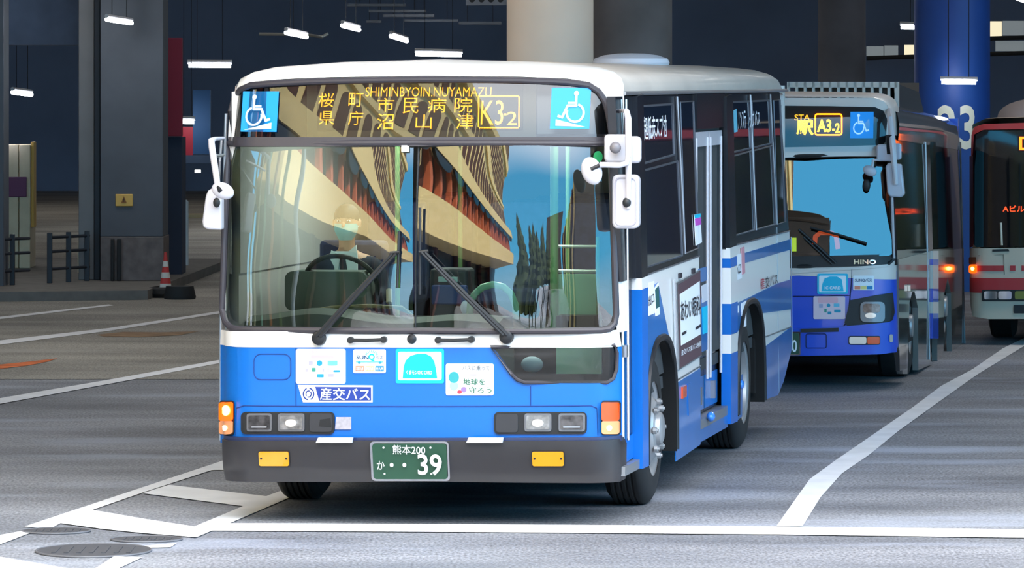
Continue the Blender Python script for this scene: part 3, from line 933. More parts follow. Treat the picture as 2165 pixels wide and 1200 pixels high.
def stroke(pts, wd):
    out = []
    for a, b in zip(pts, pts[1:]):
        dx, dy = b[0] - a[0], b[1] - a[1]
        l = math.hypot(dx, dy)
        ux, uy = dx / l * wd / 2, dy / l * wd / 2
        out.append([(a[0] - uy - ux * .6, a[1] + ux - uy * .6), (a[0] + uy - ux * .6, a[1] - ux - uy * .6), (b[0] + uy + ux * .6, b[1] - ux + uy * .6), (b[0] - uy + ux * .6, b[1] + ux + uy * .6)])
    return out
def wheelchair(par, rect, mapf, w, flip=False, ramp=True):
    x0, z0, x1, z1 = rect
    def T(p): 
        u, v = p
        if flip: u = 1 - u
        return (x0 + (x1 - x0) * u, z0 + (z1 - z0) * v)
    bg_ = MB().patch([T(p) for p in ((0, 0), (1, 0), (1, 1), (0, 1))], mapf, w - .003, w).build('access_sticker', M_pblue, par)
    s = MB()
    polys = [ellipse(.36, .86, .062, .062, 16)] + stroke([(.36, .80), (.36, .56), (.57, .56), (.70, .28), (.80, .31)], .062) + stroke([(.36, .63), (.55, .63)], .05)
    ring = []
    for i in range(25):
        a = R(112 + (372 - 112) * i / 24)
        ring.append((a,))
    arc = [(.37 + .215 * math.cos(a[0]), .385 + .215 * math.sin(a[0])) for a in ring]
    polys += stroke(arc, .055)
    if ramp: polys.append([(.10, .045), (.86, .07), (.86, .23)])
    for p in polys:
        s.patch([T(a) for a in p], mapf, None, w + .002)
    s.build('wheelchair_symbol', M_pale, bg_)
wheelchair(b1, frect(509, 193, 590, 278), FM, .006)
wheelchair(b1, frect(1163, 185, 1250, 272), FM, .006, True)
for o_ in ():
    pass

# windscreen: two panes in one rubber seal
wl = [(484, 306), (874, 308), (874, 694), (500, 692), (486, 689), (478, 678), (474, 655), (476, 560), (479, 440)]
wr = [(874, 308), (1290, 306), (1294, 440), (1298, 560), (1300, 660), (1297, 680), (1288, 690), (1270, 693), (874, 694)]
gx = [-1.24 + .03 * k for k in range(84)]
gz = [1.15 + .04 * k for k in range(31)]
MB().patch(PF(wl), lambda x, z, w: GM(min(x, -.0001), z, w), None, 0.0, gx, gz).build('windscreen_pane', G_ws, b1, sharp=80)
MB().patch(PF(wr), lambda x, z, w: GM(max(x, .0001), z, w), None, 0.0, gx, gz).build('windscreen_pane', G_ws, b1, sharp=80)
def dense(pts, st=.06):
    q, o_ = PF(pts), []
    for i in range(len(q)):
        a, b = q[i], q[(i + 1) % len(q)]
        n_ = max(1, int(math.hypot(b[0] - a[0], b[1] - a[1]) / st))
        for k in range(n_): o_.append((a[0] + (b[0] - a[0]) * k / n_, a[1] + (b[1] - a[1]) * k / n_))
    return o_
loop = [(482, 303), (874, 302), (1292, 303), (1296, 440), (1300, 560), (1303, 664), (1299, 684), (1288, 695), (1270, 698), (874, 699), (500, 697), (484, 693), (475, 682), (470, 655), (473, 560), (477, 440)]
MB().tube([(x, .5 * (fy(x, z) + GM(x, z, 0)[1]) - .004, z) for x, z in dense(loop)], .021, 10, closed=True).build('windscreen_seal', M_rub, b1)
fpatch('cross_bar', [(484, 289), (1290, 289), (1292, 308), (482, 308)], M_rub, -.03, .014)
MB().tube([GM(0, 1.16 + .05 * k, .004) for k in range(24)], .0055, 8).build('centre_bead', M_blk, b1)
q = PF([(874, 306), (874, 694)])
fpatch('inspection_tag', [(850, 307), (866, 307), (866, 321), (850, 321)], M_stw, None, .02, mp=GM, cuts=False)
tg = MB().patch(PF(ellipse(1266, 331, 10, 12, 16)), lambda x, z, w: FM(x, z, w), None, .03).build('round_green_sticker', mat('sticker_green', (20, 140, 80)), b1)

# wipers, handles, small fittings on the white band
def wiper(piv, tip, blade0, blade1, side_):
    a = MB()
    def Q(p, w):
        x, z = B1.front(*p)
        return Vector(FM(x, z, w))
    for off in (-7, 7):
        pa, pt = Q((piv[0] + off * .55, piv[1] - 4), .05), Q((tip[0] + off * .55, tip[1] + abs(off) * .4), .055)
        mid_ = (pa + pt) / 2 + Vector((0, -.025, 0))
        a.tube([pa, mid_, pt], [.0135, .012, .009], 8)
    o = a.build('wiper', M_blk, b1)
    MB().tube([Q(blade0, .035), Q(((blade0[0] + blade1[0]) / 2, (blade0[1] + blade1[1]) / 2), .03), Q(blade1, .035)], .0085, 8).build('wiper_blade', M_blk, o)
    MB().lathe([(.035, 0), (.045, .02), (.04, .05), (.02, .06)], Q((piv[0], piv[1]), -.005), (0, -1, 0), 20).build('wiper_pivot', M_blk, o)
    pts = [Q((tip[0] - 10, tip[1] + 2), .05), Q((tip[0] + 10, tip[1]), .05)]
    MB().tube(pts, .01, 8).build('blade_clip', M_blk, o)
wiper((676, 714), (838, 532), (846, 488), (842, 608), -1)
wiper((1072, 711), (899, 530), (890, 438), (890, 622), 1)
for x0 in (737, 922):
    h_ = MB()
    p0, p1 = B1.front(x0 + 6, 718), B1.front(x0 + 76, 717)
    h_.tube([FM(p0[0], p0[1], .03), FM((p0[0] + p1[0]) / 2, p0[1], .034), FM(p1[0], p1[1], .03)], .011, 10)
    for p in (p0, p1):
        h_.tube([FM(p[0], p[1], 0), FM(p[0], p[1], .04)], .02, 12)
    h_.build('grab_handle', M_blk, b1)
p0 = B1.front(871, 716)
MB().lathe([(.03, 0), (.028, .015), (.014, .03), (.001, .032)], FM(p0[0], p0[1], 0), (0, -1, 0), 20).build('camera_eye', M_blk, b1)

# lamps
def lampcluster(x0, x1, lens, cover, slot=None):
    p = fpatch('lamp_surround', rr(x0, 870, x1, 917, 10), M_blk, -.01, .012)
    for a, b, br in lens:
        l = fpatch('headlight', rr(a, 873, b, 911, 5), mat('lamp_bezel', (128, 128, 132), rough=.3, metal=.6), 0, .02, p)
        fpatch('reflector', rr(a + 4, 877, b - 4, 907, 4), mat('reflector_grey', (150, 148, 146), rough=.25, metal=.7, noise=.5, nscale=30) if br else mat('reflector_dark', (92, 90, 90), rough=.15, metal=.9, noise=.5, nscale=24), .02, .024, l)
        fpatch('lens_glint', ellipse((a + b) / 2, 893, (b - a) * .22, 8, 16)[::-1] if br else rr(a + 10, 899, b - 10, 903, 1.5), M_clr if br else M_alu, .024, .03, l)  # bright reflection in the lens, set in as a pale plate
    fpatch('lamp_cover', rr(*cover, 6), mat('cover_grey', (52, 52, 56), rough=.5), .01, .018, p)
    if slot: fpatch('slot', slot, M_black, .018, .02, p)
lampcluster(510, 708, ((523, 576, 0), (589, 645, 1)), (656, 873, 703, 912), [(678, 886), (700, 883), (702, 902), (676, 900)])
lampcluster(1045, 1241, ((1182, 1238, 0), (1110, 1167, 1)), (1050, 874, 1096, 913))
def cornerlamp(xa, xb, lit):
    o = fpatch('corner_lamp', rr(xa, 846, xb, 919, 7), M_blk, -.01, .012)
    fpatch('turn_signal', rr(xa + 2, 849, xb - 2, 888, 5), M_orglit if lit else M_org, .01, .045, o)
    fpatch('side_lamp', rr(xa + 2, 888, xb - 2, 916, 5), mat('peach_lens', (226, 150, 100), rough=.15, emit=.12 if lit else .06, coat=.6), .01, .04, o)
    if lit:
        fpatch('bulb', ellipse((xa + xb) / 2 + 1, 866, 9, 11, 14)[::-1], M_core, .045, .05, o)
    fpatch('bulb', ellipse((xa + xb) / 2 - 2, 903, 6, 6, 14)[::-1], mat('warm_bulb', (255, 235, 190), emit=.9, ecol=(255, 225, 160)), .04, .044, o)
cornerlamp(464, 496, True)
cornerlamp(1272, 1313, False)

# bumper
def BM(x, z, w):
    k = interp([(.2, -.03), (.27, -.012), (.33, .02), (.46, .045), (.56, .045), (.6, .03)], z)
    return (x, plan(x) - w - k, z)
MB().patch(PF([(474, 926), (700, 929), (1312, 926), (1318, 940), (1316, 1000), (1312, 1017), (900, 1017), (500, 1017), (478, 1015), (474, 990)]), BM, -.18, .025, XC, [.28, .3, .33, .36, .4, .45, .5, .54, .57]).build('bumper', M_bmp, b1, sharp=40)
fpatch('bumper_ledge', [(476, 919), (1314, 919), (1316, 930), (474, 930)], mat('ledge_dark_blue', (40, 52, 92), rough=.35, coat=.4), -.02, .03)
def bpatch(name, pts, m, w0, w1, par=None):
    return MB().patch(PF(pts), BM, w0, w1, XC).build(name, m, par or b1)
for x0, x1 in ((553, 616), (1130, 1196)):
    f_ = bpatch('fog_lamp', rr(x0 - 2, 950, x1 + 2, 986, 5), M_blk, .02, .03)
    bpatch('fog_lens', rr(x0, 952, x1, 983, 4), M_amb, .03, .042, f_)
    for sx__ in (x0 + 5, x1 - 5):
        bpatch('screw', ellipse(sx__, 967, 2.4, 2.4, 8)[::-1], M_blk, .042, .045, f_)
for x0 in (675, 992):
    bpatch('reflector_strip', [(x0 + 5, 922), (x0 + 78, 922), (x0 + 76, 933), (x0, 933)], mat('reflector_strip', (226, 226, 232), rough=.3, noise=.35, nscale=90), .03, .055)
fpatch('small_plate', [(711, 881), (743, 881), (743, 907), (709, 907)], mat('plate_grey', (190, 186, 196), rough=.35, metal=.4, noise=.15, nscale=40), 0, .008)
np_ = bpatch('licence_plate', rr(789, 930, 955, 1015, 8), M_chr, .03, .05)
bpatch('plate_face', rr(794, 935, 950, 1011, 6), M_grn, .05, .054, np_)
for s_, bx, bo in (('熊本200', (837, 938, 906, 957), .008), ('か', (803, 971, 819, 990), .01), ('39', (889, 957, 940, 1002), .018)):
    MB().text(s_, frect(bx[0], bx[3], bx[2], bx[1])[0:1] + (B1.front(bx[0], bx[3])[1],) + (B1.front(bx[2], bx[1])[0], B1.front(bx[2], bx[1])[1]), BM, .057, bo).build('plate_lettering', M_stw, np_)
for cx__ in (834, 861):
    bpatch('plate_dot', ellipse(cx__, 980, 4, 4.5, 12)[::-1], M_stw, .054, .057, np_)
for cx__, cy__ in ((818, 943), (917, 943), (818, 999), (917, 999)):
    bpatch('plate_bolt', ellipse(cx__, cy__, 2.2, 2.2, 8)[::-1], M_stw, .054, .058, np_)

# stickers on the blue panel
def frect2(x0, y0, x1, y1):
    a, b = B1.front(x0, y1), B1.front(x1, y0)
    return (a[0], a[1], b[0], b[1])
def ft(name, s, bx, m, par, bold=0.01, w=.0095, mp=FM):
    return MB().text(s, frect2(*bx), mp, w, bold).build(name, m, par)
def fs(name, pts, m, w0, w1, par): 
    return MB().patch(PF(pts), FM, w0, w1, [c for c in XC if abs(c) < 1.0]).build(name, m, par)
st = fs('notice_sticker', rr(626, 737, 731, 811, 5), M_stw, 0, .005, b1)
M_pk = mat('faint_pink', (240, 180, 190)); M_pb = mat('faint_blue', (110, 190, 215)); M_gy = mat('faint_grey', (176, 170, 196)); M_tl = mat('icon_teal', (30, 150, 180)); M_gn = mat('icon_green', (60, 150, 130))
ft('small_print', 'バス・電車ICカードご利用案内', (632, 741, 727, 749), M_pk, st, 0)
fs('pill', rr(658, 750, 706, 757, 3), M_pk, .005, .007, st)
for e, m in ((ellipse(676, 767, 6, 6, 12)[::-1], M_tl), (rr(693, 762, 714, 772, 1), M_pb), (rr(653, 762, 662, 772, 3), M_gy), (rr(646, 778, 651, 785, 1), M_gy), (rr(660, 777, 668, 785, 1), M_gn), (rr(682, 779, 686, 785, 1), M_gy), (rr(692, 778, 697, 785, 1), M_pk), (rr(705, 782, 720, 786, 2), M_tl), (rr(671, 790, 685, 797, 1), M_tl), (rr(694, 789, 706, 796, 1), M_gy)):
    fs('icon', e, m, .005, .007, st)
ft('small_print', 'ご利用いただけます', (648, 801, 708, 806), M_pk, st, 0)

st = fs('bus_pass_sticker', rr(747, 738, 816, 788, 4), M_stw, 0, .005, b1)
M_sq = mat('pass_blue', (30, 80, 120))
ft('lettering', 'SUN', (754, 751, 780, 759), M_sq, st, .02)
ft('lettering', 'Q', (780, 747, 793, 763), M_cyan, st, .03)
ft('lettering', 'バス', (794, 751, 810, 759), M_sq, st, .01)
sb = MB()
for k in range(9):
    a = R(20 + k * 17.5)
    for p in stroke([(786 + 10 * math.cos(a), 753 - 9 * math.sin(a)), (786 + 14 * math.cos(a), 753 - 13 * math.sin(a))], 1.2):
        sb.patch(PF(p), FM, None, .008)
sb.build('sun_rays', M_cyan, st)
fs('bus_line', [(753, 763), (810, 763), (810, 765.5), (753, 765.5)], M_pb, .005, .008, st)
for c_ in (760, 804):
    fs('bus_wheel_mark', ellipse(c_, 766, 3, 2.6, 10)[::-1], M_tl, .005, .008, st)
for a, b, m, s_ in ((752, 770, mat('tag_red', (240, 140, 110)), '北部九州'), (773, 791, mat('tag_yellow', (250, 225, 140)), '南部九州'), (794, 812, mat('tag_blue', (0, 130, 190)), '全九州')):
    fs('tag', rr(a, 773, b, 784, 1), m, .005, .0075, st)
    ft('tag_lettering', s_, (a + 1.5, 775, b - 1.5, 782), M_stw, st, .01)

st = fs('card_sticker', rr(837, 737, 939, 810, 4), M_cyan, 0, .005, b1)
fs('white_field', rr(842, 743, 934, 803, 4), M_stw, .005, .007, st)
M_cy2 = mat('sticker_bright_cyan', (0, 214, 240), rough=.45)
fs('dome_field', [(852, 799), (854, 775), (858, 762), (868, 752), (884, 747), (900, 747), (912, 753), (919, 764), (922, 778), (925, 799)][::-1], M_cy2, .007, .009, st)
ft('lettering', 'くまモンのIC CARD', (860, 782, 914, 791), M_stw, st, .02, .011)

st = fs('slogan_sticker', rr(943, 768, 1044, 835, 4), M_stw, 0, .005, b1)
M_dg = mat('slogan_green', (50, 110, 80)); M_dk = mat('slogan_grey', (84, 92, 96))
ft('lettering', 'バスに乗って', (978, 772, 1036, 782), M_dk, st, .005)
fs('underline', [(993, 790), (1008, 790), (1008, 792.5), (993, 792.5)], M_gy, .005, .007, st)
ft('lettering', 'ぼくらの', (1012, 788, 1030, 793), M_gy, st, 0)
ft('lettering', '地球を', (980, 800, 1026, 813), M_dg, st, .015)
ft('lettering', '守ろう', (992, 817, 1040, 831), M_dg, st, .01)
fs('picture_teal', ellipse(960, 797, 11, 12, 18)[::-1], mat('picture_teal', (50, 160, 165)), .005, .007, st)
fs('picture_pale', ellipse(960, 815, 9, 10, 18)[::-1], mat('picture_pale_blue', (160, 220, 235)), .005, .0068, st)
fs('picture_ball', ellipse(972, 828, 5, 4, 12)[::-1], mat('ball_red', (200, 60, 80)), .005, .0075, st)
fs('picture_ball', ellipse(981, 823, 6, 6, 12)[::-1], mat('ball_violet', (150, 120, 180)), .005, .007, st)

st = fs('operator_sign', [(630, 813), (788, 814), (788, 850), (641, 850)][::-1], M_stw, 0, .005, b1)
fs('navy_field', [(667, 817), (785, 818), (785, 846), (675, 846)][::-1], M_navy, .005, .007, st)
ft('lettering', '産交バス', (677, 820, 783, 845), M_stw, st, .012, .0095)
em = MB()
for a0, a1, dx in ((112, 262, -.6), (292, 442, .6)):
    for p in stroke([(653 + dx + 11 * math.cos(R(a0 + (a1 - a0) * k / 12)) * .95, 832 - 12 * math.sin(R(a0 + (a1 - a0) * k / 12))) for k in range(13)], 2.4):
        em.patch(PF(p), FM, None, .008)
for a0, a1 in ((70, 215), (250, 395)):
    for p in stroke([(653 + 5.5 * math.cos(R(a0 + (a1 - a0) * k / 10)), 832 - 6.5 * math.sin(R(a0 + (a1 - a0) * k / 10))) for k in range(11)], 2.2):
        em.patch(PF(p), FM, None, .008)
em.build('emblem', M_navy, st)

# ------------------------------------------------ the kerb side
spatch('window_band', [(1313, 204), (1478, 200), (1478, 541), (1362, 583), (1350, 587), (1318, 595)][::-1], M_sur, -.05, 0.0, cuts=True)
spatch('window_band', [(1537, 198), (1658, 195), (1670, 489), (1549, 523), (1537, 527)][::-1], M_sur, -.05, 0.0, cuts=True)
def arch_px(a, b, ztop, zb=.30):
    ya, yb = B1.side(*a)[0], B1.side(*b)[0]
    o = []
    for k in range(25):
        t = PI * (1 - k / 24)
        c, s_ = math.cos(t), math.sin(t)
        y = (ya + yb) / 2 + (yb - ya) / 2 * math.copysign(abs(c) ** .72, c)
        z = zb + (ztop - zb) * abs(s_) ** .72
        w = B1.world((xside(z), y, z))
        o.append((CX + FPX * w.x / w.y, YH + FPX * (CAMH - w.z) / w.y))
    return o
arch = arch_px((1364, 960), (1426, 960), B1.side(1398, 712)[1])
spatch('side_panel', ([(1361, 583), (1361, 988)] + arch + [(1479, 938), (1479, 541)]), M_wht, -.05, .004)
spatch('blue_wedge', [(1361, 611), (1361, 989)] + [p for p in arch if p[0] < 1412.5] + [(1416, 728), (1391, 597), (1386, 600)], M_blus, 0, .007)
spatch('lower_blue', [(1425, 812), (1427, 975), (1479, 939), (1479, 778)], M_blus, 0, .007)
spatch('stripe', [(1477, 568), (1477, 598), (1494, 592), (1494, 563)], M_blus, 0, .007)
spatch('stripe', [(1476, 612), (1480, 660), (1480, 745), (1494, 738), (1494, 626), (1484, 640)], M_blus, 0, .0065)
groove2 = lambda name, a, b, r=.004, m=M_alu, w=.006: MB().tube([SM(*B1.side(*a), w), SM(*B1.side(*b), w)], r, 6).build(name, m, b1)
groove2('moulding', (1425, 806), (1479, 773), .006)
groove2('belt_line', (1362, 583), (1479, 541), .006)
groove2('belt_line', (1551, 519), (1670, 488), .006)
# behind the rear door
arch2 = arch_px((1556, 860), (1612, 850), B1.side(1590, 634)[1])
spatch('side_panel', [(1549, 520), (1549, 892)] + arch2 + [(1643, 834), (1655, 805), (1672, 738), (1670, 488)], M_wht, -.05, .004)
spatch('stripe', [(1573, 535), (1573, 556), (1672, 527), (1672, 505)], M_blus, 0, .007)
spatch('stripe', [(1551, 643), (1551, 706)] + [p for p in arch2 if p[1] < (700 if p[0] < 1590 else 676)] + [(1672, 653), (1672, 590), (1645, 598)], M_blus, 0, .007)
spatch('lower_blue', [(1551, 745), (1551, 893)] + [p for p in arch2 if p[0] < 1580 and p[1] > 738], M_blus, 0, .007)
spatch('lower_blue', [p for p in arch2 if p[0] > 1595 and p[1] > 716] + [(1643, 835), (1655, 806), (1672, 738), (1672, 690)], M_blus, 0, .007)
groove2('moulding', (1610, 714), (1672, 690), .006)
groove2('panel_joint', (1643, 480), (1645, 830), .003, M_alu, .007)
groove2('panel_joint', (1672, 500), (1673, 740), .004, M_alu, .007)
fl_ = spatch('service_flap', [(1552, 800), (1552, 892), (1566, 880), (1568, 790)], M_blus, .006, .010)
MB().ball(SM(*B1.side(1562, 812), .02), .02, .05, .035).build('flap_lock', mat('lock_blue', (60, 140, 235), rough=.2, coat=1.0), b1)
MB().ball(SM(*B1.side(1494, 880), .03), .03, .06, .035).build('door_lock', mat('lock_blue', (60, 140, 235), rough=.2), b1)
# wheel arches, wheels
for pts in (arch, arch2):
    q = PS(pts)
    MB().tube([SM(*p, .01) for p in q], .022, 8).build('arch_lip', M_blk, b1)
    cy_ = sum(a for a, b in q) / len(q)
    q = [(cy_ + (a - cy_) * .965, b - .012) for a, b in q]
    MB().grid([[SM(a, b, w) for a, b in q] for w in (.02, -.1, -.4)]).build('arch_lining', M_und, b1)
def wheel(y, side_, dual):
    xo = side_ * 1.205
    o = MB()
    sx_ = -side_
    wdt = .27
    t = [(.30, .0), (.36, .0), (.43, .008), (.465, .03), (.48, .055)]
    for k in range(5):
        x_ = .06 + k * (wdt - .12) / 4
        t += [(.48, x_), (.48, x_ + .018), (.468, x_ + .02), (.468, x_ + .026)]
    t += [(.48, wdt - .05), (.465, wdt - .03), (.43, wdt), (.30, wdt)]
    o.lathe(t, (xo, y, .48), (sx_, 0, 0), 56, cap=False)
    if dual: o.lathe([(a, b + .30) for a, b in t], (xo, y, .48), (sx_, 0, 0), 48, cap=False)
    ob = o.build('wheel', M_tyre, b1)
    if dual:
        rim = [(.315, .0), (.30, .012), (.28, .02), (.265, .07), (.25, .13), (.13, .15), (.12, .10), (.06, .09), (.001, .09)]
    else:
        rim = [(.315, 0), (.30, .012), (.285, .02), (.27, .045), (.20, .01), (.17, -.02), (.11, -.025), (.10, -.05), (.08, -.06), (.001, -.062)]
    MB().lathe(rim, (xo, y, .48), (sx_, 0, 0), 44, cap=False).build('rim', M_rim, ob)
    for k in range(8):
        nb_ = MB()
        a = 2 * PI * k / 8
        rr_ = .17
        x_ = xo + side_ * (.02 if not dual else -.14)
        nb_.lathe([(.022, 0), (.022, .022), (.012, .026), (.012, .034), (.001, .035)], (x_, y + rr_ * math.cos(a), .48 + rr_ * math.sin(a)), (side_, 0, 0), 8)
        nb_.build('wheel_nut', M_rim, ob)
YF, YR = 1.70, 6.22
for y, d_ in ((YF, False), (YR, True)):
    wheel(y, 1, d_); wheel(y, -1, d_)
for y in (YF, YR):
    MB().box(-.62, .62, y - .66, y + .66, .30, 1.15).box(-1.2, 1.2, y - .68, y - .64, .36, 1.1).box(-1.2, 1.2, y + .64, y + .68, .36, 1.1).box(-1.2, 1.2, y - .66, y + .66, 1.10, 1.14).build('wheel_housing', M_und, b1)
# mid door
dy0, dy1 = B1.side(1478, 600)[0], B1.side(1537, 600)[0]
dr = MB().box(1.10, 1.13, dy0, dy1, .34, 2.60).build('rear_door', M_blk, b1)
ydm = (dy0 + dy1) / 2
MB().box(1.06, 1.249, dy0 - .02, dy1 + .02, .25, .335).build('sill_panel', M_blus, dr)
MB().box(1.06, 1.25, dy0 - .02, dy1 + .02, .335, .40).build('door_sill', mat('sill_metal', (150, 152, 156), rough=.4, metal=.6), dr)
MB().box(1.10, 1.23, dy0, dy1, 2.36, 2.60).build('door_header', M_sur, dr)
for k in range(2):
    a, b = (dy0 + .02, ydm - .01) if k == 0 else (ydm + .01, dy1 - .02)
    lf = MB().box(1.14, 1.175, a, b, .41, 2.36).build('door_leaf', M_sur, dr)
    MB().box(1.175, 1.18, a + .06, b - .06, .80, 2.26).build('door_glass', M_wnd, dr)
    MB().box(1.176, 1.182, a + .02, b - .02, .43, .66).build('kick_panel', M_blus, dr)
    for q_ in (a + .05, b - .08):
        MB().tube([(1.215, q_, .64), (1.215, q_, 2.30)], .010, 8).build('grab_pole', M_mir, dr)
    MB().box(1.17, 1.215, a + .03, b - .03, 2.24, 2.34).build('hinge_cover', M_mir, dr)
    MB().box(1.18, 1.215, (a + b) / 2 - .05, (a + b) / 2 + .02, .48, .60).build('door_catch', M_alu, dr)
# pillars beside the doors
def pillar(x0, x1, bands):
    for ya, yb, m, n_ in bands:
        spatch(n_, [(x0, ya), (x0, yb), (x1, yb - 6), (x1, ya - 5)], m, -.04, .03)
pillar(1349, 1362, [(204, 588, M_sur, 'door_pillar'), (588, 612, M_wht, 'pillar_white_band'), (612, 990, M_blu, 'pillar_blue_band')])
pillar(1537, 1551, [(204, 524, M_sur, 'door_pillar'), (524, 546, M_wht, 'pillar_white_band'), (546, 566, M_blu, 'pillar_blue_band'), (566, 642, M_wht, 'pillar_white_band'), (642, 707, M_blu, 'pillar_blue_band'), (707, 747, M_wht, 'pillar_white_band'), (747, 896, M_blu, 'pillar_blue_band')])
# front door
fd = spatch('front_door', [(1319, 590), (1319, 990), (1350, 974), (1350, 584)], M_sur, -.08, -.035)
spatch('door_glass', [(1325, 222), (1325, 930), (1346, 912), (1346, 220)], M_wnd, -.04, -.03, fd)
spatch('kick_panel', [(1322, 935), (1322, 986), (1349, 966), (1349, 916)], M_blu, -.04, -.028, fd)
spatch('white_edge', [(1331, 588), (1331, 612), (1338, 610), (1338, 586)], M_wht, -.03, -.02, fd)
spatch('blue_edge', [(1331, 612), (1331, 930), (1338, 924), (1338, 610)], M_blus, -.03, -.02, fd)
spatch('door_sill', [(1318, 986), (1318, 1006), (1358, 985), (1358, 966)], mat('sill_metal', (150, 152, 156)), -.1, .01, fd)
spatch('door_catch', [(1323, 730), (1323, 755), (1330, 753), (1330, 728)], M_alu, -.03, .005, fd)
ps = [LP(1312, 210, .33), LP(1314, 450, .33), LP(1316, 700, .33), LP(1317, 930, .33)]
MB().tube(ps, .012, 10).build('corner_strip', M_chr, b1)
MB().tube([p + Vector((.03, .02, 0)) for p in ps], .008, 10).build('corner_strip', M_chr, b1)
MB().tube([LP(478, 240, .36), LP(472, 450, .36), LP(467, 700, .36), LP(466, 930, .36)], .010, 10).build('corner_strip', M_alu, b1)
MB().box(-1.24, -1.18, .36, 8.7, .30, 1.5).box(-1.225, -1.17, .36, 8.7, 1.5, 2.62).build('offside_wall', M_wht, b1)
MB().box(-1.2, 1.2, 8.68, 8.76, .6, 2.65).build('rear_wall', M_wht, b1)
# side windows
for pts in ([(1367, 224), (1368, 345), (1431, 327), (1430, 220)], [(1360, 362), (1362, 566), (1443, 540), (1438, 341)], [(1446, 216), (1449, 536), (1477, 524), (1474, 214)],
            [(1553, 216), (1554, 322), (1593, 313), (1592, 214)], [(1553, 330), (1554, 498), (1595, 486), (1594, 319)], [(1597, 214), (1598, 312), (1636, 303), (1634, 212)], [(1598, 318), (1600, 485), (1640, 474), (1637, 308)], [(1642, 212), (1644, 474), (1661, 468), (1656, 211)]):
    w_ = spatch('side_window', pts, M_wnd, 0, .006)
    MB().tube([SM(*p, .007) for p in PS(pts)], .0075, 6, closed=True).build('window_trim', mat('dim_trim', (92, 98, 108), rough=.35, metal=.5), w_)
for a, b in (((1438, 204), (1447, 536)), ((1592, 200), (1597, 486)), ((1634, 199), (1641, 474))):
    groove2('window_bar', a, b, .010, M_alu, .012)
stext('window_lettering', '超低床スプ付', [(1368, 297), (1416, 289), (1415, 242), (1367, 247)], M_stw, b1, .012, .012)
spatch('window_icon', [(1558, 234), (1559, 280), (1565, 278), (1564, 230)], M_pb, .006, .010)
stext('window_lettering', 'ノンステ', [(1566, 276), (1583, 271), (1582, 233), (1565, 236)], M_stw, b1, .012, .012)
stext('window_lettering', 'ップバス', [(1590, 271), (1612, 265), (1611, 233), (1589, 236)], M_stw, b1, .012, .012)
st = spatch('window_sticker', [(1468, 454), (1470, 519), (1483, 512), (1481, 451)], M_stw, .01, .014)
spatch('pink_field', [(1469, 462), (1470, 477), (1482, 474), (1481, 459)], mat('sticker_pink', (200, 80, 190)), .014, .017, st)
spatch('cyan_field', [(1468, 454), (1469, 461), (1481, 458), (1481, 451)], M_cyan, .014, .017, st)
st = spatch('exit_sign', [(1364, 600), (1366, 668), (1382, 661), (1381, 594)], M_stw, .007, .011)
stext('lettering', '出口', [(1368, 648), (1380, 638), (1379, 618), (1367, 627)], M_ink, st, .014, .01)
st = spatch('exit_sign_tag', [(1382, 610), (1383, 668), (1391, 664), (1390, 598)], M_stw, .007, .013)
spatch('green_field', [(1382, 612), (1383, 652), (1390, 648), (1389, 604)], mat('tag_green', (40, 90, 90)), .013, .016, st)
# framed advertisement on the flank
ad = spatch('advert_frame', [(1426, 598), (1430, 782), (1478, 752), (1477, 570)], M_alu, .004, .018)
M_brn = mat('advert_brown', (88, 64, 70), rough=.6)
spatch('brown_field', [(1429, 602), (1432, 777), (1477, 749), (1476, 573)], M_brn, .018, .021, ad)
spatch('white_field', [(1431, 622), (1433, 730), (1474, 706), (1473, 594)], M_stw, .021, .024, ad)
stext('lettering', 'あわい眼科', [(1432, 681), (1473, 664), (1472, 622), (1431, 636)], M_ink, ad, .027, .012)
spatch('ink_bar', [(1434, 703), (1434, 709), (1443, 704), (1443, 698)], M_ink, .024, .027, ad)
spatch('ink_bar', [(1463, 691), (1463, 697), (1473, 691), (1473, 685)], M_ink, .024, .027, ad)
stext('lettering', '産交バス東バス停前', [(1433, 752), (1475, 731), (1475, 719), (1433, 740)], M_stw, ad, .024, .01)
groove2('advert_edge', (1421, 590), (1424, 782), .008, M_chr, .018)
for x_ in (1434, 1462):
    spatch('frame_clip', [(x_, 578 - (x_ - 1434) * .35), (x_, 588 - (x_ - 1434) * .35), (x_ + 4, 586 - (x_ - 1434) * .35), (x_ + 4, 576 - (x_ - 1434) * .35)], M_ink, .004, .02)
spatch('cyan_sticker', [(1482, 650), (1484, 706), (1493, 702), (1493, 645)], M_cyan, .007, .011)
spatch('white_sticker', [(1481, 604), (1482, 640), (1493, 634), (1493, 598)], mat('sticker_greyish', (206, 206, 214)), .007, .0105)
st = spatch('entrance_sign', [(1553, 540), (1554, 592), (1566, 588), (1566, 535)], M_stw, .007, .011)
stext('lettering', '入口', [(1554, 582), (1564, 577), (1563, 556), (1553, 559)], M_ink, st, .014, .008)
spatch('pink_sticker', [(1566, 524), (1567, 580), (1573, 577), (1573, 521)], mat('sticker_faint_pink', (216, 150, 160)), .007, .0115)
spatch('card_sticker', [(1565, 641), (1566, 692), (1575, 689), (1575, 635)], M_stw, .007, .011)
spatch('small_sticker', [(1554, 647), (1554, 662), (1559, 660), (1559, 645)], M_stw, .007, .011)
stext('side_lettering', '産', [(1607, 612), (1615, 609), (1614, 586), (1606, 588)], mat('letter_red', (190, 60, 70)), b1, .008, .01)
stext('side_lettering', '交バス', [(1617, 609), (1643, 600), (1642, 577), (1616, 585)], M_ink, b1, .008, .006)
spatch('side_reflector', [(1438, 818), (1438, 842), (1446, 837), (1446, 813)], M_org, .007, .02)
spatch('flap', [(1450, 812), (1452, 878), (1458, 874), (1457, 808)], M_blus, .007, .014)

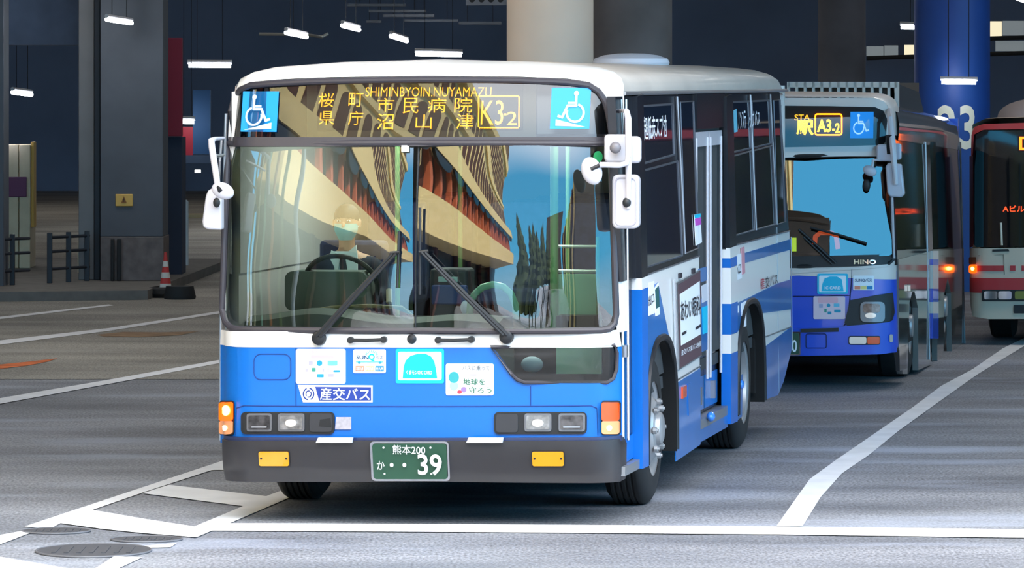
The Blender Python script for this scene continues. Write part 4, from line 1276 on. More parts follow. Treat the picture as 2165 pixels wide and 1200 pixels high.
# mirrors
def plate(pts_px, y, th_, m, name, par=b1, bevel=.012, lean=0.0):
    q = [B1.front(a, b, y) for a, b in pts_px]
    zc = sum(z for _, z in q) / len(q)
    return MB().patch(q, lambda u, v, w: (u, y - w + (v - zc) * lean, v), -th_, 0).build(name, m, par, bevel=bevel)
MR = MB()
arm = MR.tube([LP(1308, 236, .30), LP(1318, 233, .10), LP(1325, 236, .0), LP(1328, 250, -.02), LP(1329, 340, -.03), LP(1328, 440, -.01)], [.012, .012, .018, .02, .02, .013], 12).build('mirror_arm', M_mir, b1)
MB().tube([LP(1328, 330, -.05), LP(1325, 345, -.06), LP(1310, 349, -.08), LP(1268, 348, -.10)], .017, 12).build('branch_arm', M_mir, arm)
plate(rr(1277, 284, 1328, 343, 9), 0.03, .07, M_mir, 'square_mirror')
plate(rr(1322, 288, 1354, 345, 10), 0.10, .06, M_mir, 'square_mirror')
MB().ball(LP(1301, 312, -.02), .035, .03, .035).build('mirror_clamp', mat('clamp_grey', (120, 116, 120), rough=.4), arm)
c_ = LP(1251, 361, -.08)
MB().ball(c_, .062, .03, .085, M=Matrix.Rotation(R(-18), 3, 'Y')).build('round_mirror', M_mir, b1)
MB().tube([c_ + Vector((.0, -.03, .01)), LP(1268, 349, -.10)], .012, 8).build('mirror_clamp', M_blk, arm)
tm = plate(rr(1294, 369, 1351, 483, 12), 0.0, .08, M_mir, 'tall_mirror')
q = [B1.front(a, b, -.005) for a, b in rr(1301, 376, 1344, 476, 10)]
MB().tube([(x, -.002, z) for x, z in q], .005, 6, closed=True).build('housing_rib', mat('rib_grey', (176, 170, 178), rough=.4), tm)
MB().ball(LP(1325, 428, -.015), .026, .025, .03).build('mirror_clamp', M_blk, arm)
arm = MB().tube([LP(472, 292, .25), LP(455, 293, .06), LP(447, 297, .0), LP(448, 310, -.01), LP(460, 392, -.04)], [.01, .012, .02, .021, .019], 12).build('mirror_arm', M_mir, b1)
MB().tube([LP(472, 328, .25), LP(452, 330, .02)], .01, 8).build('arm_brace', M_alu, arm)
MB().tube([LP(469, 290, .3), LP(465, 340, .3), LP(462, 385, .1)], .009, 8).build('mounting_rail', M_alu, arm)
MB().ball(LP(471, 403, -.05), .072, .03, .05, M=Matrix.Rotation(R(20), 3, 'Y')).build('round_mirror', M_mir, b1)
MB().tube([LP(459, 390, -.05), LP(466, 404, -.085)], .014, 8).build('mirror_clamp', M_blk, arm)
tm = plate([(447, 398), (468, 396), (468, 486), (440, 485), (429, 480), (427, 468), (434, 415), (439, 403)][::-1], 0.10, .08, M_mir, 'tall_mirror')
MB().ball(LP(458, 428, .08), .022, .02, .03).build('mirror_clamp', M_blk, arm)
# ------------------------------------------------ inside the front bus
M_dash = mat('dash_grey_green', (96, 108, 100), rough=.6, noise=.08)
M_dashd = mat('dash_dark', (46, 52, 52), rough=.6)
M_cabin = mat('cabin_dark', (60, 62, 64), rough=.8)
M_pgrn = mat('partition_green', (170, 222, 184), rough=.5)
M_pole = mat('green_pole', (122, 170, 112), rough=.4, coat=.3)
MB().box(-1.18, 1.18, .95, 8.68, .70, .78).build('cabin_floor', M_cabin, b1)
MB().box(-1.18, 1.18, .5, 8.6, 2.50, 2.54).build('cabin_ceiling', mat('cabin_cream', (150, 150, 142), rough=.8), b1)
MB().box(-.86, .86, .5, 8.5, .30, .62).build('underframe', M_und, b1)
for x in (-.45, .45):  # glowing fill strips added under the ceiling to brighten the cab
    MB().box(x - .1, x + .1, .9, 2.6, 2.47, 2.50).build('cabin_fill', mat('cabin_fill_glow', (255, 255, 250), emit=6.0), b1)
MB().box(.8, 1.05, .62, .80, 2.40, 2.43).build('entry_fill', MATS['cabin_fill_glow'], b1)  # one more added fill, over the entry
MB().box(1.12, 1.19, 1.0, 8.6, .80, 2.5).build('kerb_lining', M_cabin, b1)
prof = [(.22, .95), (.22, 1.13), (.27, 1.20), (.45, 1.23), (.72, 1.22), (.80, 1.16), (.82, .75)]
rows_ = []
for k in range(25):
    x = -1.14 + k * (1.60 / 24)
    h_ = .06 * math.exp(-((x + .68) / .3) ** 2) + .03 * math.exp(-((x - .2) / .25) ** 2)
    rows_.append([(x, y + plan(x) * .8, z + h_ * (z > 1.15)) for y, z in prof])
MB().grid(rows_).add(rows_[-1], [tuple(range(len(prof)))]).build('dashboard', M_dash, b1)
bn_ = MB()
xa, za = B1.front(598, 610, .8); xb, zb = B1.front(772, 575, .8)
bn_.patch(rrect(xa, za - .14, xb, zb, .05, 5), lambda u, v, w: (u, .85 - w, v), -.28, 0)
bn_.build('instrument_hood', M_dash, b1)
M_yst = mat('reflection_yellow', (150, 140, 96), rough=.5)
MB().tube([LP(600, 668, .55), LP(700, 650, .5), LP(780, 646, .5), LP(850, 650, .5), LP(872, 668, .5)], .012, 8).build('dash_reflection', M_yst, b1)  # yellow reflection lines above the dash, modelled as a coloured tube
# steering wheel in front of the driver
sc_ = LP(722, 600, 1.0)
sw = MB()
tilt = Matrix.Rotation(R(-52), 3, 'X')
sw.tube([sc_ + tilt @ Vector((.23 * math.cos(2 * PI * k / 36), .23 * math.sin(2 * PI * k / 36), 0)) for k in range(36)], .016, 10, closed=True)
for a in (90, 210, 330):
    sw.tube([sc_ + tilt @ Vector((0, 0, -.03)), sc_ + tilt @ Vector((.22 * math.cos(R(a)), .22 * math.sin(R(a)), 0))], .012, 8)
sw.lathe([(.06, -.06), (.06, -.01), (.03, 0), (.001, 0)], sc_, tilt @ Vector((0, 0, 1)), 20)
sw.build('steering_wheel', M_dashd, b1)
# entrance rail, pole, partition
rl = [LP(993, 668, .62), LP(995, 640, .60), LP(1003, 622, .58), LP(1020, 607, .57), LP(1042, 601, .57), LP(1064, 606, .57), LP(1080, 620, .58), LP(1090, 645, .6), LP(1091, 672, .62)]
MB().tube(rl, .022, 12).build('entrance_rail', mat('rail_green', (150, 216, 180), rough=.35, coat=.4), b1)
MB().tube([LP(1172, 306, .9), LP(1172, 700, .9)], .026, 12).build('grab_pole', M_pole, b1)
pt = MB().patch([B1.front(a, b, .95) for a, b in [(1176, 579), (1262, 579), (1264, 650), (1272, 668), (1272, 790), (1176, 790)]], lambda u, v, w: (u, .95 - w, v), -.02, 0).build('entry_partition', M_pgrn, b1)
for y_ in (521, 573):
    MB().tube([LP(1170, y_, .93), LP(1264, y_, .93)], .010, 8).build('partition_rail', mat('rail_pale', (214, 230, 216), rough=.25, metal=.4), pt)
MB().tube([LP(1264, 500, .93), LP(1264, 700, .93)], .012, 8).build('partition_post', M_pole, pt)
MB().box(.74, .98, .72, .9, 1.14, 1.24).build('entry_box', M_dashd, b1)
MB().ball(LP(1125, 770, .8), .07, .05, .05).build('bag_on_step', mat('pale_blue_bag', (170, 206, 214), rough=.7), b1)
# fare machine and papers
fx_ = LP(955, 600, .95)
fb = MB().box(fx_.x - .12, fx_.x + .12, .85, 1.1, .78, 1.52).build('fare_box', mat('fare_box_dark', (46, 52, 60), rough=.5), b1, bevel=.02)
MB().box(fx_.x - .10, fx_.x + .12, .80, .86, 1.30, 1.42).build('card_reader', mat('reader_blue', (50, 84, 150), rough=.5), fb, bevel=.01)
MB().box(fx_.x - .06, fx_.x + .06, .82, .88, 1.44, 1.47).build('ticket', mat('ticket_pale', (190, 226, 224)), fb)
MB().ball(LP(985, 650, .75), .035, .03, .045).build('cloth', mat('cloth_white_blue', (190, 214, 236), rough=.8), fb)
MB().tube([LP(823, 612, .9), LP(823, 640, .86)], .02, 10).build('gear_knob', mat('knob_cream', (220, 206, 186), rough=.4), b1)
# seats behind
seat0 = None
M_seat = mat('seat_blue', (52, 62, 96), rough=.9, noise=.2, nscale=20)
for y in (3.2, 4.1, 5.0, 5.9):
    for x in (-.85, .0, .55):
        o = bpy.data.objects.new('seat', seat0.data) if seat0 else MB().box(-.21, .21, -.05, .40, .0, .12).box(-.21, .21, .38, .48, .0, .68).build('seat', M_seat, b1, bevel=.03)
        if seat0:
            COL.objects.link(o); o.parent = b1
            b_ = o.modifiers.new('bevel', 'BEVEL'); b_.width = .03; b_.segments = 2
        seat0 = seat0 or o
        o.location = (x, y, 1.18)
for x, y in ((-.5, 1.9), (.5, 2.6), (-.45, 3.8)):
    MB().tube([(x, y, .78), (x, y, 2.5)], .016, 8).build('grab_pole', M_pole, b1)

# ---------------------------------------------------------------- the driver
M_skin = mat('skin', (206, 158, 128), rough=.55)
M_hair = mat('black_hair', (24, 20, 20), rough=.6)
M_jack = mat('navy_jacket', (34, 40, 56), rough=.85)
M_shirt = mat('white_shirt', (226, 240, 240), rough=.7)
M_glove = mat('white_glove', (236, 236, 236), rough=.8)
M_mask = mat('face_mask_blue', (120, 206, 214), rough=.8)
hd = LP(733, 470, 1.42)                     # middle of the head
off = Vector((hd.x, 1.42, hd.z))
def skin(name, pts, edges, m, par, lvl=2, root=0):
    me = bpy.data.meshes.new(name)
    me.from_pydata([p[0] for p in pts], edges, [])
    me.materials.append(m)
    o = bpy.data.objects.new(name, me)
    COL.objects.link(o)
    o.parent = par
    md = o.modifiers.new('skin', 'SKIN')
    md.use_smooth_shade = True
    for i, p in enumerate(pts):
        r = p[1] if isinstance(p[1], tuple) else (p[1], p[1])
        me.skin_vertices[0].data[i].radius = r
        me.skin_vertices[0].data[i].use_root = (i == root)
    sb_ = o.modifiers.new('sub', 'SUBSURF'); sb_.levels = lvl; sb_.render_levels = lvl
    return o
wp = B1.world((off.x, off.y, off.z - .74))
dv = thing('person', 'bus driver in a pale blue face mask, white collar and dark tie behind the windscreen', 'person', wp, -TH1)
# own frame: x right in the picture, y back, z up from the seat; head centre at z = .74
hl, hr = Vector((-.17, -.36, .27)), Vector((.16, -.36, .27))     # hands on the wheel
P_ = [((0, .02, .06), (.15, .11)), ((0, .03, .22), (.135, .10)), ((0, .03, .38), (.15, .105)), ((0, .02, .50), (.10, .08)), ((0, .01, .56), (.052, .052)), ((0, 0, .64), (.055, .06)), ((0, -.005, .70), (.07, .085)), ((0, 0, .76), (.074, .092)), ((0, .01, .83), (.055, .07)),
      ((-.18, .03, .47), .055), ((-.24, -.02, .28), .045), (tuple(hl + Vector((-.03, .08, 0))), .032), (tuple(hl), (.026, .036)),
      ((.18, .03, .47), .055), ((.24, -.02, .28), .045), (tuple(hr + Vector((.03, .08, 0))), .032), (tuple(hr), (.026, .036)),
      ((-.10, -.02, .03), .085), ((-.12, -.42, .05), .062), ((-.12, -.46, -.32), .042), ((-.12, -.58, -.36), .035),
      ((.10, -.02, .03), .085), ((.12, -.42, .05), .062), ((.12, -.46, -.32), .042), ((.12, -.58, -.36), .035)]
E_ = [(0, 1), (1, 2), (2, 3), (3, 4), (4, 5), (5, 6), (6, 7), (7, 8), (3, 9), (9, 10), (10, 11), (11, 12), (3, 13), (13, 14), (14, 15), (15, 16), (0, 17), (17, 18), (18, 19), (19, 20), (0, 21), (21, 22), (22, 23), (23, 24)]
for hb_, i0, sgn in ((hl, 12, 1), (hr, 16, -1)):
    for k in range(4):
        b_ = hb_ + Vector((sgn * (.028 - .018 * k) * .9, -.055, .008 - .004 * k))
        c1 = b_ + Vector((0, -.028, -.014)); c2 = c1 + Vector((0, -.006, -.026 + .003 * abs(k - 1))); 
        n0 = len(P_)
        P_ += [(tuple(b_), .0095), (tuple(c1), .009), (tuple(c2), .008)]
        E_ += [(i0, n0), (n0, n0 + 1), (n0 + 1, n0 + 2)]
    n0 = len(P_)
    P_ += [(tuple(hb_ + Vector((sgn * .035, -.02, .012))), .011), (tuple(hb_ + Vector((sgn * .045, -.05, 0))), .009)]
    E_ += [(i0, n0), (n0, n0 + 1)]
body = skin('body', P_, E_, M_skin, dv)
jk = skin('jacket', [((0, .02, .04), (.165, .125)), ((0, .03, .22), (.155, .12)), ((0, .03, .38), (.17, .122)), ((0, .025, .47), (.13, .10)), ((-.19, .03, .465), .068), ((-.245, -.02, .28), .058), (tuple(hl + Vector((-.03, .09, 0))), .044), ((.19, .03, .465), .068), ((.245, -.02, .28), .058), (tuple(hr + Vector((.03, .09, 0))), .044)],
          [(0, 1), (1, 2), (2, 3), (3, 4), (4, 5), (5, 6), (3, 7), (7, 8), (8, 9)], M_jack, dv)
skin('trousers', [((0, .02, .03), (.16, .12)), ((-.10, -.02, .03), .095), ((-.12, -.42, .05), .074), ((-.12, -.46, -.28), .058), ((.10, -.02, .03), .095), ((.12, -.42, .05), .074), ((.12, -.46, -.28), .058)], [(0, 1), (1, 2), (2, 3), (0, 4), (4, 5), (5, 6)], M_jack, dv)
MB().ball((0, .012, .775), .084, .105, .085).build('hair', M_hair, dv)
MB().ball((0, .0, .745), .079, .095, .105).build('face', M_skin, body)
for s_ in (-1, 1):
    MB().ball((s_ * .032, -.089, .752), .013, .007, .006).build('eye', M_stw, body)
    MB().ball((s_ * .032, -.0955, .752), .0055, .003, .0055).build('pupil', M_hair, body)
    MB().ball((s_ * .082, .01, .735), .012, .02, .03).build('ear', M_skin, body)
    MB().tube([(s_ * .018, -.094, .775), (s_ * .05, -.084, .775)], .004, 6).build('eyebrow', M_hair, body)
MB().ball((0, -.10, .725), .012, .018, .022).build('nose', M_skin, body)
# mask, collar, tie, gloves
mk = []
for j in range(9):
    v = j / 8
    z = .735 - .105 * v
    wd_ = .076 * (1 - .42 * max(0, v - .45) / .55)
    mk.append([(wd_ * math.sin(R(a)), .0 - (.104 + .014 * math.sin(PI * v)) * math.cos(R(a)) , z) for a in range(-84, 85, 12)])
MB().grid(mk).build('face_mask', M_mask, dv)
for s_ in (-1, 1):
    MB().tube([(s_ * .074, -.012, .71), (s_ * .085, .02, .745)], .002, 5).build('ear_loop', M_stw, dv)
def shirtmap(u, v, w): return (u, -.115 - w - .25 * max(0, .45 - v) * .1 + .10 * max(0, v - .5), v)
MB().patch([(-.075, .565), (-.015, .54), (-.03, .42), (-.085, .52)], shirtmap, -.01, .012).build('collar', M_shirt, dv)
MB().patch([(.085, .60), (.015, .54), (.05, .34), (.095, .30), (.095, .52)], shirtmap, -.01, .012).build('collar', M_shirt, dv)
MB().patch([(-.06, .56), (.07, .56), (.07, .30), (.0, .22), (-.05, .36)], shirtmap, -.02, 0.0).build('shirt_front', M_shirt, dv)
MB().patch([(-.014, .54), (.016, .54), (.022, .50), (.045, .34), (.02, .30), (-.012, .36), (-.018, .50)], shirtmap, 0, .014).build('necktie', mat('dark_tie', (40, 46, 52), rough=.7, noise=.5, nscale=40), dv)
for h_, sgn in ((hl, 1), (hr, -1)):
    MB().ball(h_ + Vector((0, -.02, 0)), .034, .05, .024).build('glove', M_glove, dv)
MB().box(-.045, .01, -.135, -.125, .30, .315).build('name_badge', M_stw, dv)
ds = MB().box(-.24, .24, -.2, .26, -.12, -.02).box(-.22, .22, .17, .28, -.05, .62).build('driver_seat', M_seat, b1, bevel=.03)
ds.location = (off.x, off.y, off.z - .74)
# ---------------------------------------------------------------- the second bus
def plan2(x):
    t = min(1.0, max(0.0, (abs(x) - .98) / .265))
    return .10 * (x / 1.245) ** 2 + .24 * (1 - math.sqrt(max(0.0, 1 - t * t)))
def tilt2(z): return interp([(.3, 0), (1.1, 1.5), (1.25, 3.0), (2.2, 8.0), (2.6, 16.0)], z)
VZ2 = [(.3, 0.0)]
for i_ in range(240):
    z_ = .3 + i_ * .01
    VZ2.append((z_ + .01, VZ2[-1][1] + .01 * math.tan(R(tilt2(z_ + .005)))))
def fy2(x, z): return plan2(x) + interp(VZ2, z)
B2 = Frame(2.10, 40.12, TH1, fy2)
def F2(x, z, w): return (x, fy2(x, z) - w, z)
def xs2(z): return 1.245 - .03 * max(0.0, z - 1.2)
def S2(y, z, w): return (xs2(z) + w, y, z)
M_blu2 = mat('royal_blue', (30, 82, 206), rough=.3, coat=.5)
M_wht2 = mat('second_bus_white', (226, 212, 204), rough=.4, coat=.3)
G_ws2 = glass('second_windscreen_glass', (.55, .6, .62), 2.3)
b2 = thing('city_bus', 'second blue bus behind, its amber sign reading A3-2', 'bus', B2.loc(), -TH1)
XC2 = [1.0, 1.05, 1.1, 1.14, 1.18, 1.21, 1.23, 1.24, .9, .7, .5, .3, .1, -.2, -.6, -.9, -1.0, -1.1, -1.16, -1.2, -1.23]
def f2(name, pts, m, w0=-.02, w1=0.0, par=None, cuts=True, mp=F2):
    return MB().patch(B2.PF(pts), mp, w0, w1, XC2 if cuts else (), [c for c in ZC if c < 2.6] if cuts else ()).build(name, m, par or b2)
def s2(name, pts, m, w0=-.02, w1=0.0, par=None):
    return MB().patch(B2.PS(pts), S2, w0, w1).build(name, m, par or b2)
def r2(x0, y0, x1, y1):
    a, b = B2.front(x0, y1), B2.front(x1, y0)
    return (a[0], a[1], b[0], b[1])
def ft2(name, s, bx, m, par, bold=.01, w=.012, mp=F2):
    return MB().text(s, r2(*bx), mp, w, bold).build(name, m, par)
# shell
f2('waist_band', [(1296, 562), (1895, 556), (1895, 590), (1690, 582), (1296, 588)], M_wht2, -.02, .006)
f2('front_panel', [(1296, 578), (1680, 578), (1895, 572), (1897, 700), (1896, 744), (1300, 752), (1296, 740)], M_blu2, -.03, 0)
f2('bumper', [(1296, 694), (1672, 694), (1770, 690), (1880, 680), (1897, 672), (1899, 732), (1890, 744), (1860, 748), (1296, 752)], M_blu2, -.1, .035)
f2('sign_surround', [(1296, 205), (1850, 207), (1872, 216), (1884, 240), (1887, 330), (1296, 330)], M_wht2, -.04, .0)
top_rows = []
t_in = B2.PF([(1887, 330), (1884, 240), (1876, 222), (1862, 212), (1840, 207), (1750, 205), (1650, 204), (1500, 203), (1380, 205), (1340, 210), (1316, 222), (1306, 240), (1302, 330)])
t_out = []
for x, z in t_in:
    t_out.append((max(-1.235, min(1.235, x * 1.02)), z + .045))
for k in range(6):
    a = PI / 2 * k / 5
    top_rows.append([(x + (X - x) * math.sin(a), fy2(x, z) + (.75 - fy2(x, z) * .3) * (1 - math.cos(a)) * .7, z + (Z - z) * math.sin(a)) for (x, z), (X, Z) in zip(t_in, t_out)])
MB().grid(top_rows).build('front_cap', M_wht2, b2, sharp=60)
def dr2(y): return -.028 * y
sec2 = [(1.225, 2.18), (1.235, 2.30), (1.215, 2.42), (1.12, 2.50), (.8, 2.545), (0, 2.57), (-.8, 2.545), (-1.12, 2.50), (-1.215, 2.42), (-1.225, 2.18)]
rr2 = []
for y, s_, dz in ((.5, 1, 0), (2, 1, 0), (5, 1, 0), (6.9, 1, 0), (7.2, .99, .05), (7.32, .97, .14)):
    rr2.append([(x * s_, y, z - dz * (z > 2.2) + dr2(y)) for x, z in sec2])
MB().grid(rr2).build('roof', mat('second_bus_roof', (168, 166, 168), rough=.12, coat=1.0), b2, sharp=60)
MB().box(-1.2, 1.2, .6, 7.25, .32, .5).build('underframe', M_und, b2)
MB().box(-1.24, -1.2, .4, 7.3, .3, 2.2).build('offside_wall', M_blu2, b2)
MB().box(-1.2, 1.2, 7.22, 7.3, .4, 2.3).build('rear_wall', M_blu2, b2)
MB().box(-1.19, 1.19, .9, 7.2, 2.1, 2.14).build('cabin_ceiling', M_cabin, b2)
MB().box(-1.19, 1.19, .35, .75, .9, 1.16).build('dashboard', M_dashd, b2)
MB().box(-1.19, 1.19, 2.2, 2.25, .5, 2.1).build('cabin_bulkhead', M_und, b2)
# sign
sgp = [(1310, 320), (1306, 250), (1330, 228), (1500, 222), (1750, 224), (1850, 226), (1868, 234), (1876, 252), (1872, 300), (1858, 314), (1840, 320)]
f2('sign_backing', sgp, M_black, -.001, .003)
dp2 = f2('sign_glass', sgp, glass('second_sign_glass', (.9, .9, .9), 1.55), None, .03)
ft2('amber_lettering', 'STA.', (1680, 242, 1716, 254), mat('amber_dim', (255, 160, 30), emit=1.0, ecol=(255, 160, 30)), dp2, 0, .010)
M_led2 = mat('yellow_leds', (255, 200, 20), emit=2.6, ecol=(255, 196, 20))
M_led3 = mat('orange_leds', (255, 120, 10), emit=2.0, ecol=(255, 120, 10))
ft2('amber_lettering', '駅', (1684, 254, 1721, 286), M_led2, dp2, .03, .012)
ft2('amber_lettering', 'A3', (1728, 252, 1758, 279), M_led2, dp2, .025, .012)
ft2('amber_lettering', '-2', (1760, 260, 1776, 281), M_led2, dp2, .025, .012)
q = B2.PF(rr(1724, 241, 1780, 285, 4, 2))
MB().tube([F2(x, z, .012) for x, z in q], .007, 6, closed=True).build('amber_frame', M_led3, dp2)
wheelchair(b2, r2(1798, 236, 1848, 292), F2, .036, False, False)
# windscreen
wp2 = [(1310, 338), (1500, 334), (1868, 328), (1880, 340), (1884, 420), (1888, 536), (1880, 540), (1310, 548)]
GT2 = [(k * .02, integ([(-1.3, -30), (-.6, -12), (0, -3), (.36, 1.5), (.6, 3.2), (1.0, 7), (1.16, 16), (1.3, 30)], k * .02)) for k in range(-64, 65)]
def G2(x, z, w):
    return (x, interp(GT2, x) + interp(VZ2, 1.2) + .158 * (z - 1.2) - w + .03, z)
def cover(name, pts, m): pass
MB().patch(B2.PF(wp2), G2, None, .0, [-1.2 + .06 * k for k in range(41)], [1.0 + .05 * k for k in range(28)]).build('windscreen', G_ws2, b2, sharp=80)
MB().tube([F2(x, z, .01) for x, z in B2.PF([(1310, 334), (1700, 330), (1868, 324), (1884, 338), (1889, 420), (1892, 545), (1880, 556), (1700, 562), (1310, 566)])], .02, 8, closed=True).build('windscreen_seal', M_blk, b2)
f2('brow', [(1296, 318), (1884, 306), (1886, 328), (1296, 338)], M_wht2, -.02, .012)
f2('cowl', [(1296, 546), (1890, 536), (1890, 553), (1878, 560), (1680, 566), (1296, 572)], M_blk, -.02, .018)
f2('side_trim', [(1886, 330), (1894, 330), (1898, 545), (1890, 562), (1676, 578), (1676, 572), (1878, 558), (1889, 545)], M_wht2, -.01, .02)
ft2('maker_lettering', 'HINO', (1806, 548, 1853, 558), M_chr, b2, .03, .03)
f2('green_tag', [(1675, 502), (1684, 502), (1684, 531), (1675, 531)], mat('tag_lime', (206, 230, 60), emit=.1), 0, .02)
B2P = lambda px, py, y: Vector((*B2.front(px, py, y), 0)).xzy.yxz if False else Vector((B2.front(px, py, y)[0], y, B2.front(px, py, y)[1]))
MB().tube([B2P(1722, 516, .5), B2P(1724, 500, .5), B2P(1734, 492, .5), B2P(1758, 492, .5), B2P(1768, 500, .5), B2P(1772, 526, .5)], .022, 10).build('entrance_rail', mat('rail_orange', (240, 96, 50), rough=.4, emit=.25), b2)
a = MB()
Q2 = lambda px, py, w: Vector(F2(*B2.front(px, py), w))
a.tube([Q2(1768, 555, .04), Q2(1720, 510, .05), Q2(1690, 484, .05)], .012, 8)
a.tube([Q2(1760, 557, .04), Q2(1700, 500, .05)], .01, 8)
wo_ = a.build('wiper', M_blk, b2)
MB().tube([Q2(1714, 480, .05), Q2(1776, 496, .05), Q2(1834, 514, .05)], .010, 8).build('wiper_blade', M_blk, wo_)
# lower face
st = f2('card_sticker', rr(1728, 578, 1793, 621, 3), M_cyan, 0, .008)
f2('white_field', rr(1732, 582, 1789, 617, 3), M_stw, .008, .011, st)
f2('dome_field', [(1737, 615), (1739, 600), (1744, 588), (1755, 584), (1770, 584), (1780, 590), (1784, 615)], M_cyan, .011, .014, st)
ft2('lettering', 'IC CARD', (1744, 605, 1778, 611), M_stw, st, .02, .017)
st = f2('bus_pass_sticker', rr(1804, 582, 1848, 613, 2), M_stw, 0, .008)
ft2('lettering', 'SUNQバス', (1808, 588, 1844, 596), M_sq, st, .02, .011)
for a_, b_, nme in ((1807, 1819, 'tag_red'), (1820, 1832, 'tag_yellow'), (1833, 1845, 'tag_blue')):
    f2('tag', [(a_, 604), (b_, 604), (b_, 611), (a_, 611)], MATS[nme], .008, .011, st, False)
st = f2('notice_sticker', rr(1720, 626, 1787, 674, 3), mat('notice_pink_white', (240, 206, 214)), 0, .008)
for e, m in ((rr(1730, 628, 1772, 640, 3), M_pk), (ellipse(1752, 645, 4, 4, 10)[::-1], M_tl), (rr(1763, 641, 1775, 648, 1), M_pb), (rr(1743, 652, 1748, 660, 1), M_gn), (rr(1764, 654, 1778, 660, 1), M_tl), (rr(1750, 658, 1758, 664, 1), M_tl), (rr(1732, 642, 1740, 650, 1), M_gy)):
    f2('icon', e, m, .008, .011, st, False)
MB().tube([F2(x, z, .002) for x, z in B2.PF([(1801, 566), (1800, 600), (1792, 680), (1778, 694)])], .005, 6).build('panel_gap', mat('deep_gap', (10, 20, 70)), b2)
MB().tube([F2(x, z, .002) for x, z in B2.PF([(1676, 626), (1720, 626), (1796, 624)])], .004, 6).build('panel_gap', MATS['deep_gap'], b2)
hs = f2('headlight_surround', [(1798, 634), (1850, 624), (1888, 618), (1892, 660), (1886, 680), (1860, 690), (1792, 688), (1786, 682)], M_blk, -.01, .02)
hl2 = f2('headlight', rr(1820, 637, 1872, 680, 10), MATS['lamp_bezel'], .02, .04, hs)
f2('headlight_reflector', rr(1826, 641, 1862, 660, 6), MATS['reflector_dark'], .04, .048, hl2)
f2('headlight_bulb', ellipse(1842, 666, 12, 6, 14)[::-1], M_clr, .04, .052, hl2)
fg = f2('fog_lamp', rr(1795, 709, 1862, 728, 4), M_blk, .03, .04)
f2('fog_lens', rr(1797, 711, 1833, 726, 4), M_clr, .04, .05, fg)
f2('turn_signal', rr(1835, 711, 1861, 726, 3), M_org, .04, .05, fg)
f2('corner_marker', rr(1882, 706, 1889, 722, 2), M_clr, .03, .05)
f2('tow_slot', [(1694, 694), (1774, 692), (1774, 700), (1694, 702)], M_blk, .03, .045)
MB().tube([F2(x, z, .036) for x, z in B2.PF(rr(1705, 705, 1748, 735, 4))], .004, 6, closed=True).build('tow_cover', MATS['deep_gap'], b2)
np2 = f2('licence_plate', rr(1600, 700, 1694, 750, 3), M_chr, .03, .06)
f2('plate_face', rr(1603, 703, 1691, 747, 3), M_grn, .06, .066, np2)
ft2('plate_lettering', '0', (1676, 717, 1687, 743), M_stw, np2, .02, .07)
# roof unit
ac = MB()
q0 = [B2.front(px, 215, 1.6) for px in (1668, 1898)]
xa, xb = q0[0][0], q0[1][0]
zt = B2.front(1800, 173, 1.6)[1]
ro = b2
MB().box(xa + .05, xb - .06, 1.62, 4.4, 2.45, zt - .01).build('roof_unit', mat('unit_dark', (64, 58, 54), rough=.7), b2)
un = MB()
un.box(xa, xb, 1.55, 1.62, zt - .05, zt).box(xa, xb, 1.55, 1.62, 2.40, 2.50)
for k in range(14):
    x = xa + (xb - xa) * k / 13
    un.box(x - .012 * (1 if k < 13 else 2), x + .012, 1.55, 1.62, 2.45, zt)
un.build('unit_grille', mat('unit_cream', (206, 200, 194), rough=.5), b2)
MB().add([(xb, 1.55, 2.40), (xb, 4.4, 2.33), (xb - .06, 4.4, zt - .10), (xb - .04, 1.55, zt), (xa, 1.55, zt), (xa, 4.4, zt - .08)], [(0, 1, 2, 3), (3, 2, 5, 4)]).build('unit_cover', mat('unit_gloss', (120, 118, 112), rough=.15, coat=1.0), b2)
hp = B2.front(1690, 198, .9)
MB().ball((hp[0] - .12, .95, 2.47), .30, .25, .08).build('roof_hump', M_wht2, b2)
# kerb side: glossy, it mirrors its neighbour
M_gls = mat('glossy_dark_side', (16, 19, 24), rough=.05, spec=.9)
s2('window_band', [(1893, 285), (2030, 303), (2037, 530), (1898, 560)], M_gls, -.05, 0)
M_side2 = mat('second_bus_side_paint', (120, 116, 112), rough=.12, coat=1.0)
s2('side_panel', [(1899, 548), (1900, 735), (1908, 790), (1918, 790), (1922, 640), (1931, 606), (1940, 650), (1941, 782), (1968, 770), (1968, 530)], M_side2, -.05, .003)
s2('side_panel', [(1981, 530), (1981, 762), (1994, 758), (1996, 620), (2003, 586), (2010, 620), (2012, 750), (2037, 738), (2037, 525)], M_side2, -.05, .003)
s2('front_door', [(1899, 300), (1901, 784), (1916, 778), (1914, 300)], M_gls, -.03, .006)
for a_, b_, m in ((300, 530, M_gls), (530, 548, M_wht2), (548, 560, M_blu2), (560, 610, M_wht2), (610, 638, M_blu2), (638, 662, M_wht2), (662, 715, M_blu2)):
    s2('pillar_band', [(1968, a_), (1968, b_), (1980, b_), (1980, a_)], m, -.03, .02)
s2('small_lamp', rr(1918, 601, 1930, 617, 2), M_clr, .004, .03)
MB().tube([S2(*B2.side(1960, 300), .01), S2(*B2.side(1962, 760), .01)], .01, 6).build('door_edge', M_alu, b2)
MB().tube([S2(*B2.side(2033, 300), .01), S2(*B2.side(2037, 740), .01)], .012, 6).build('rear_edge', M_alu, b2)
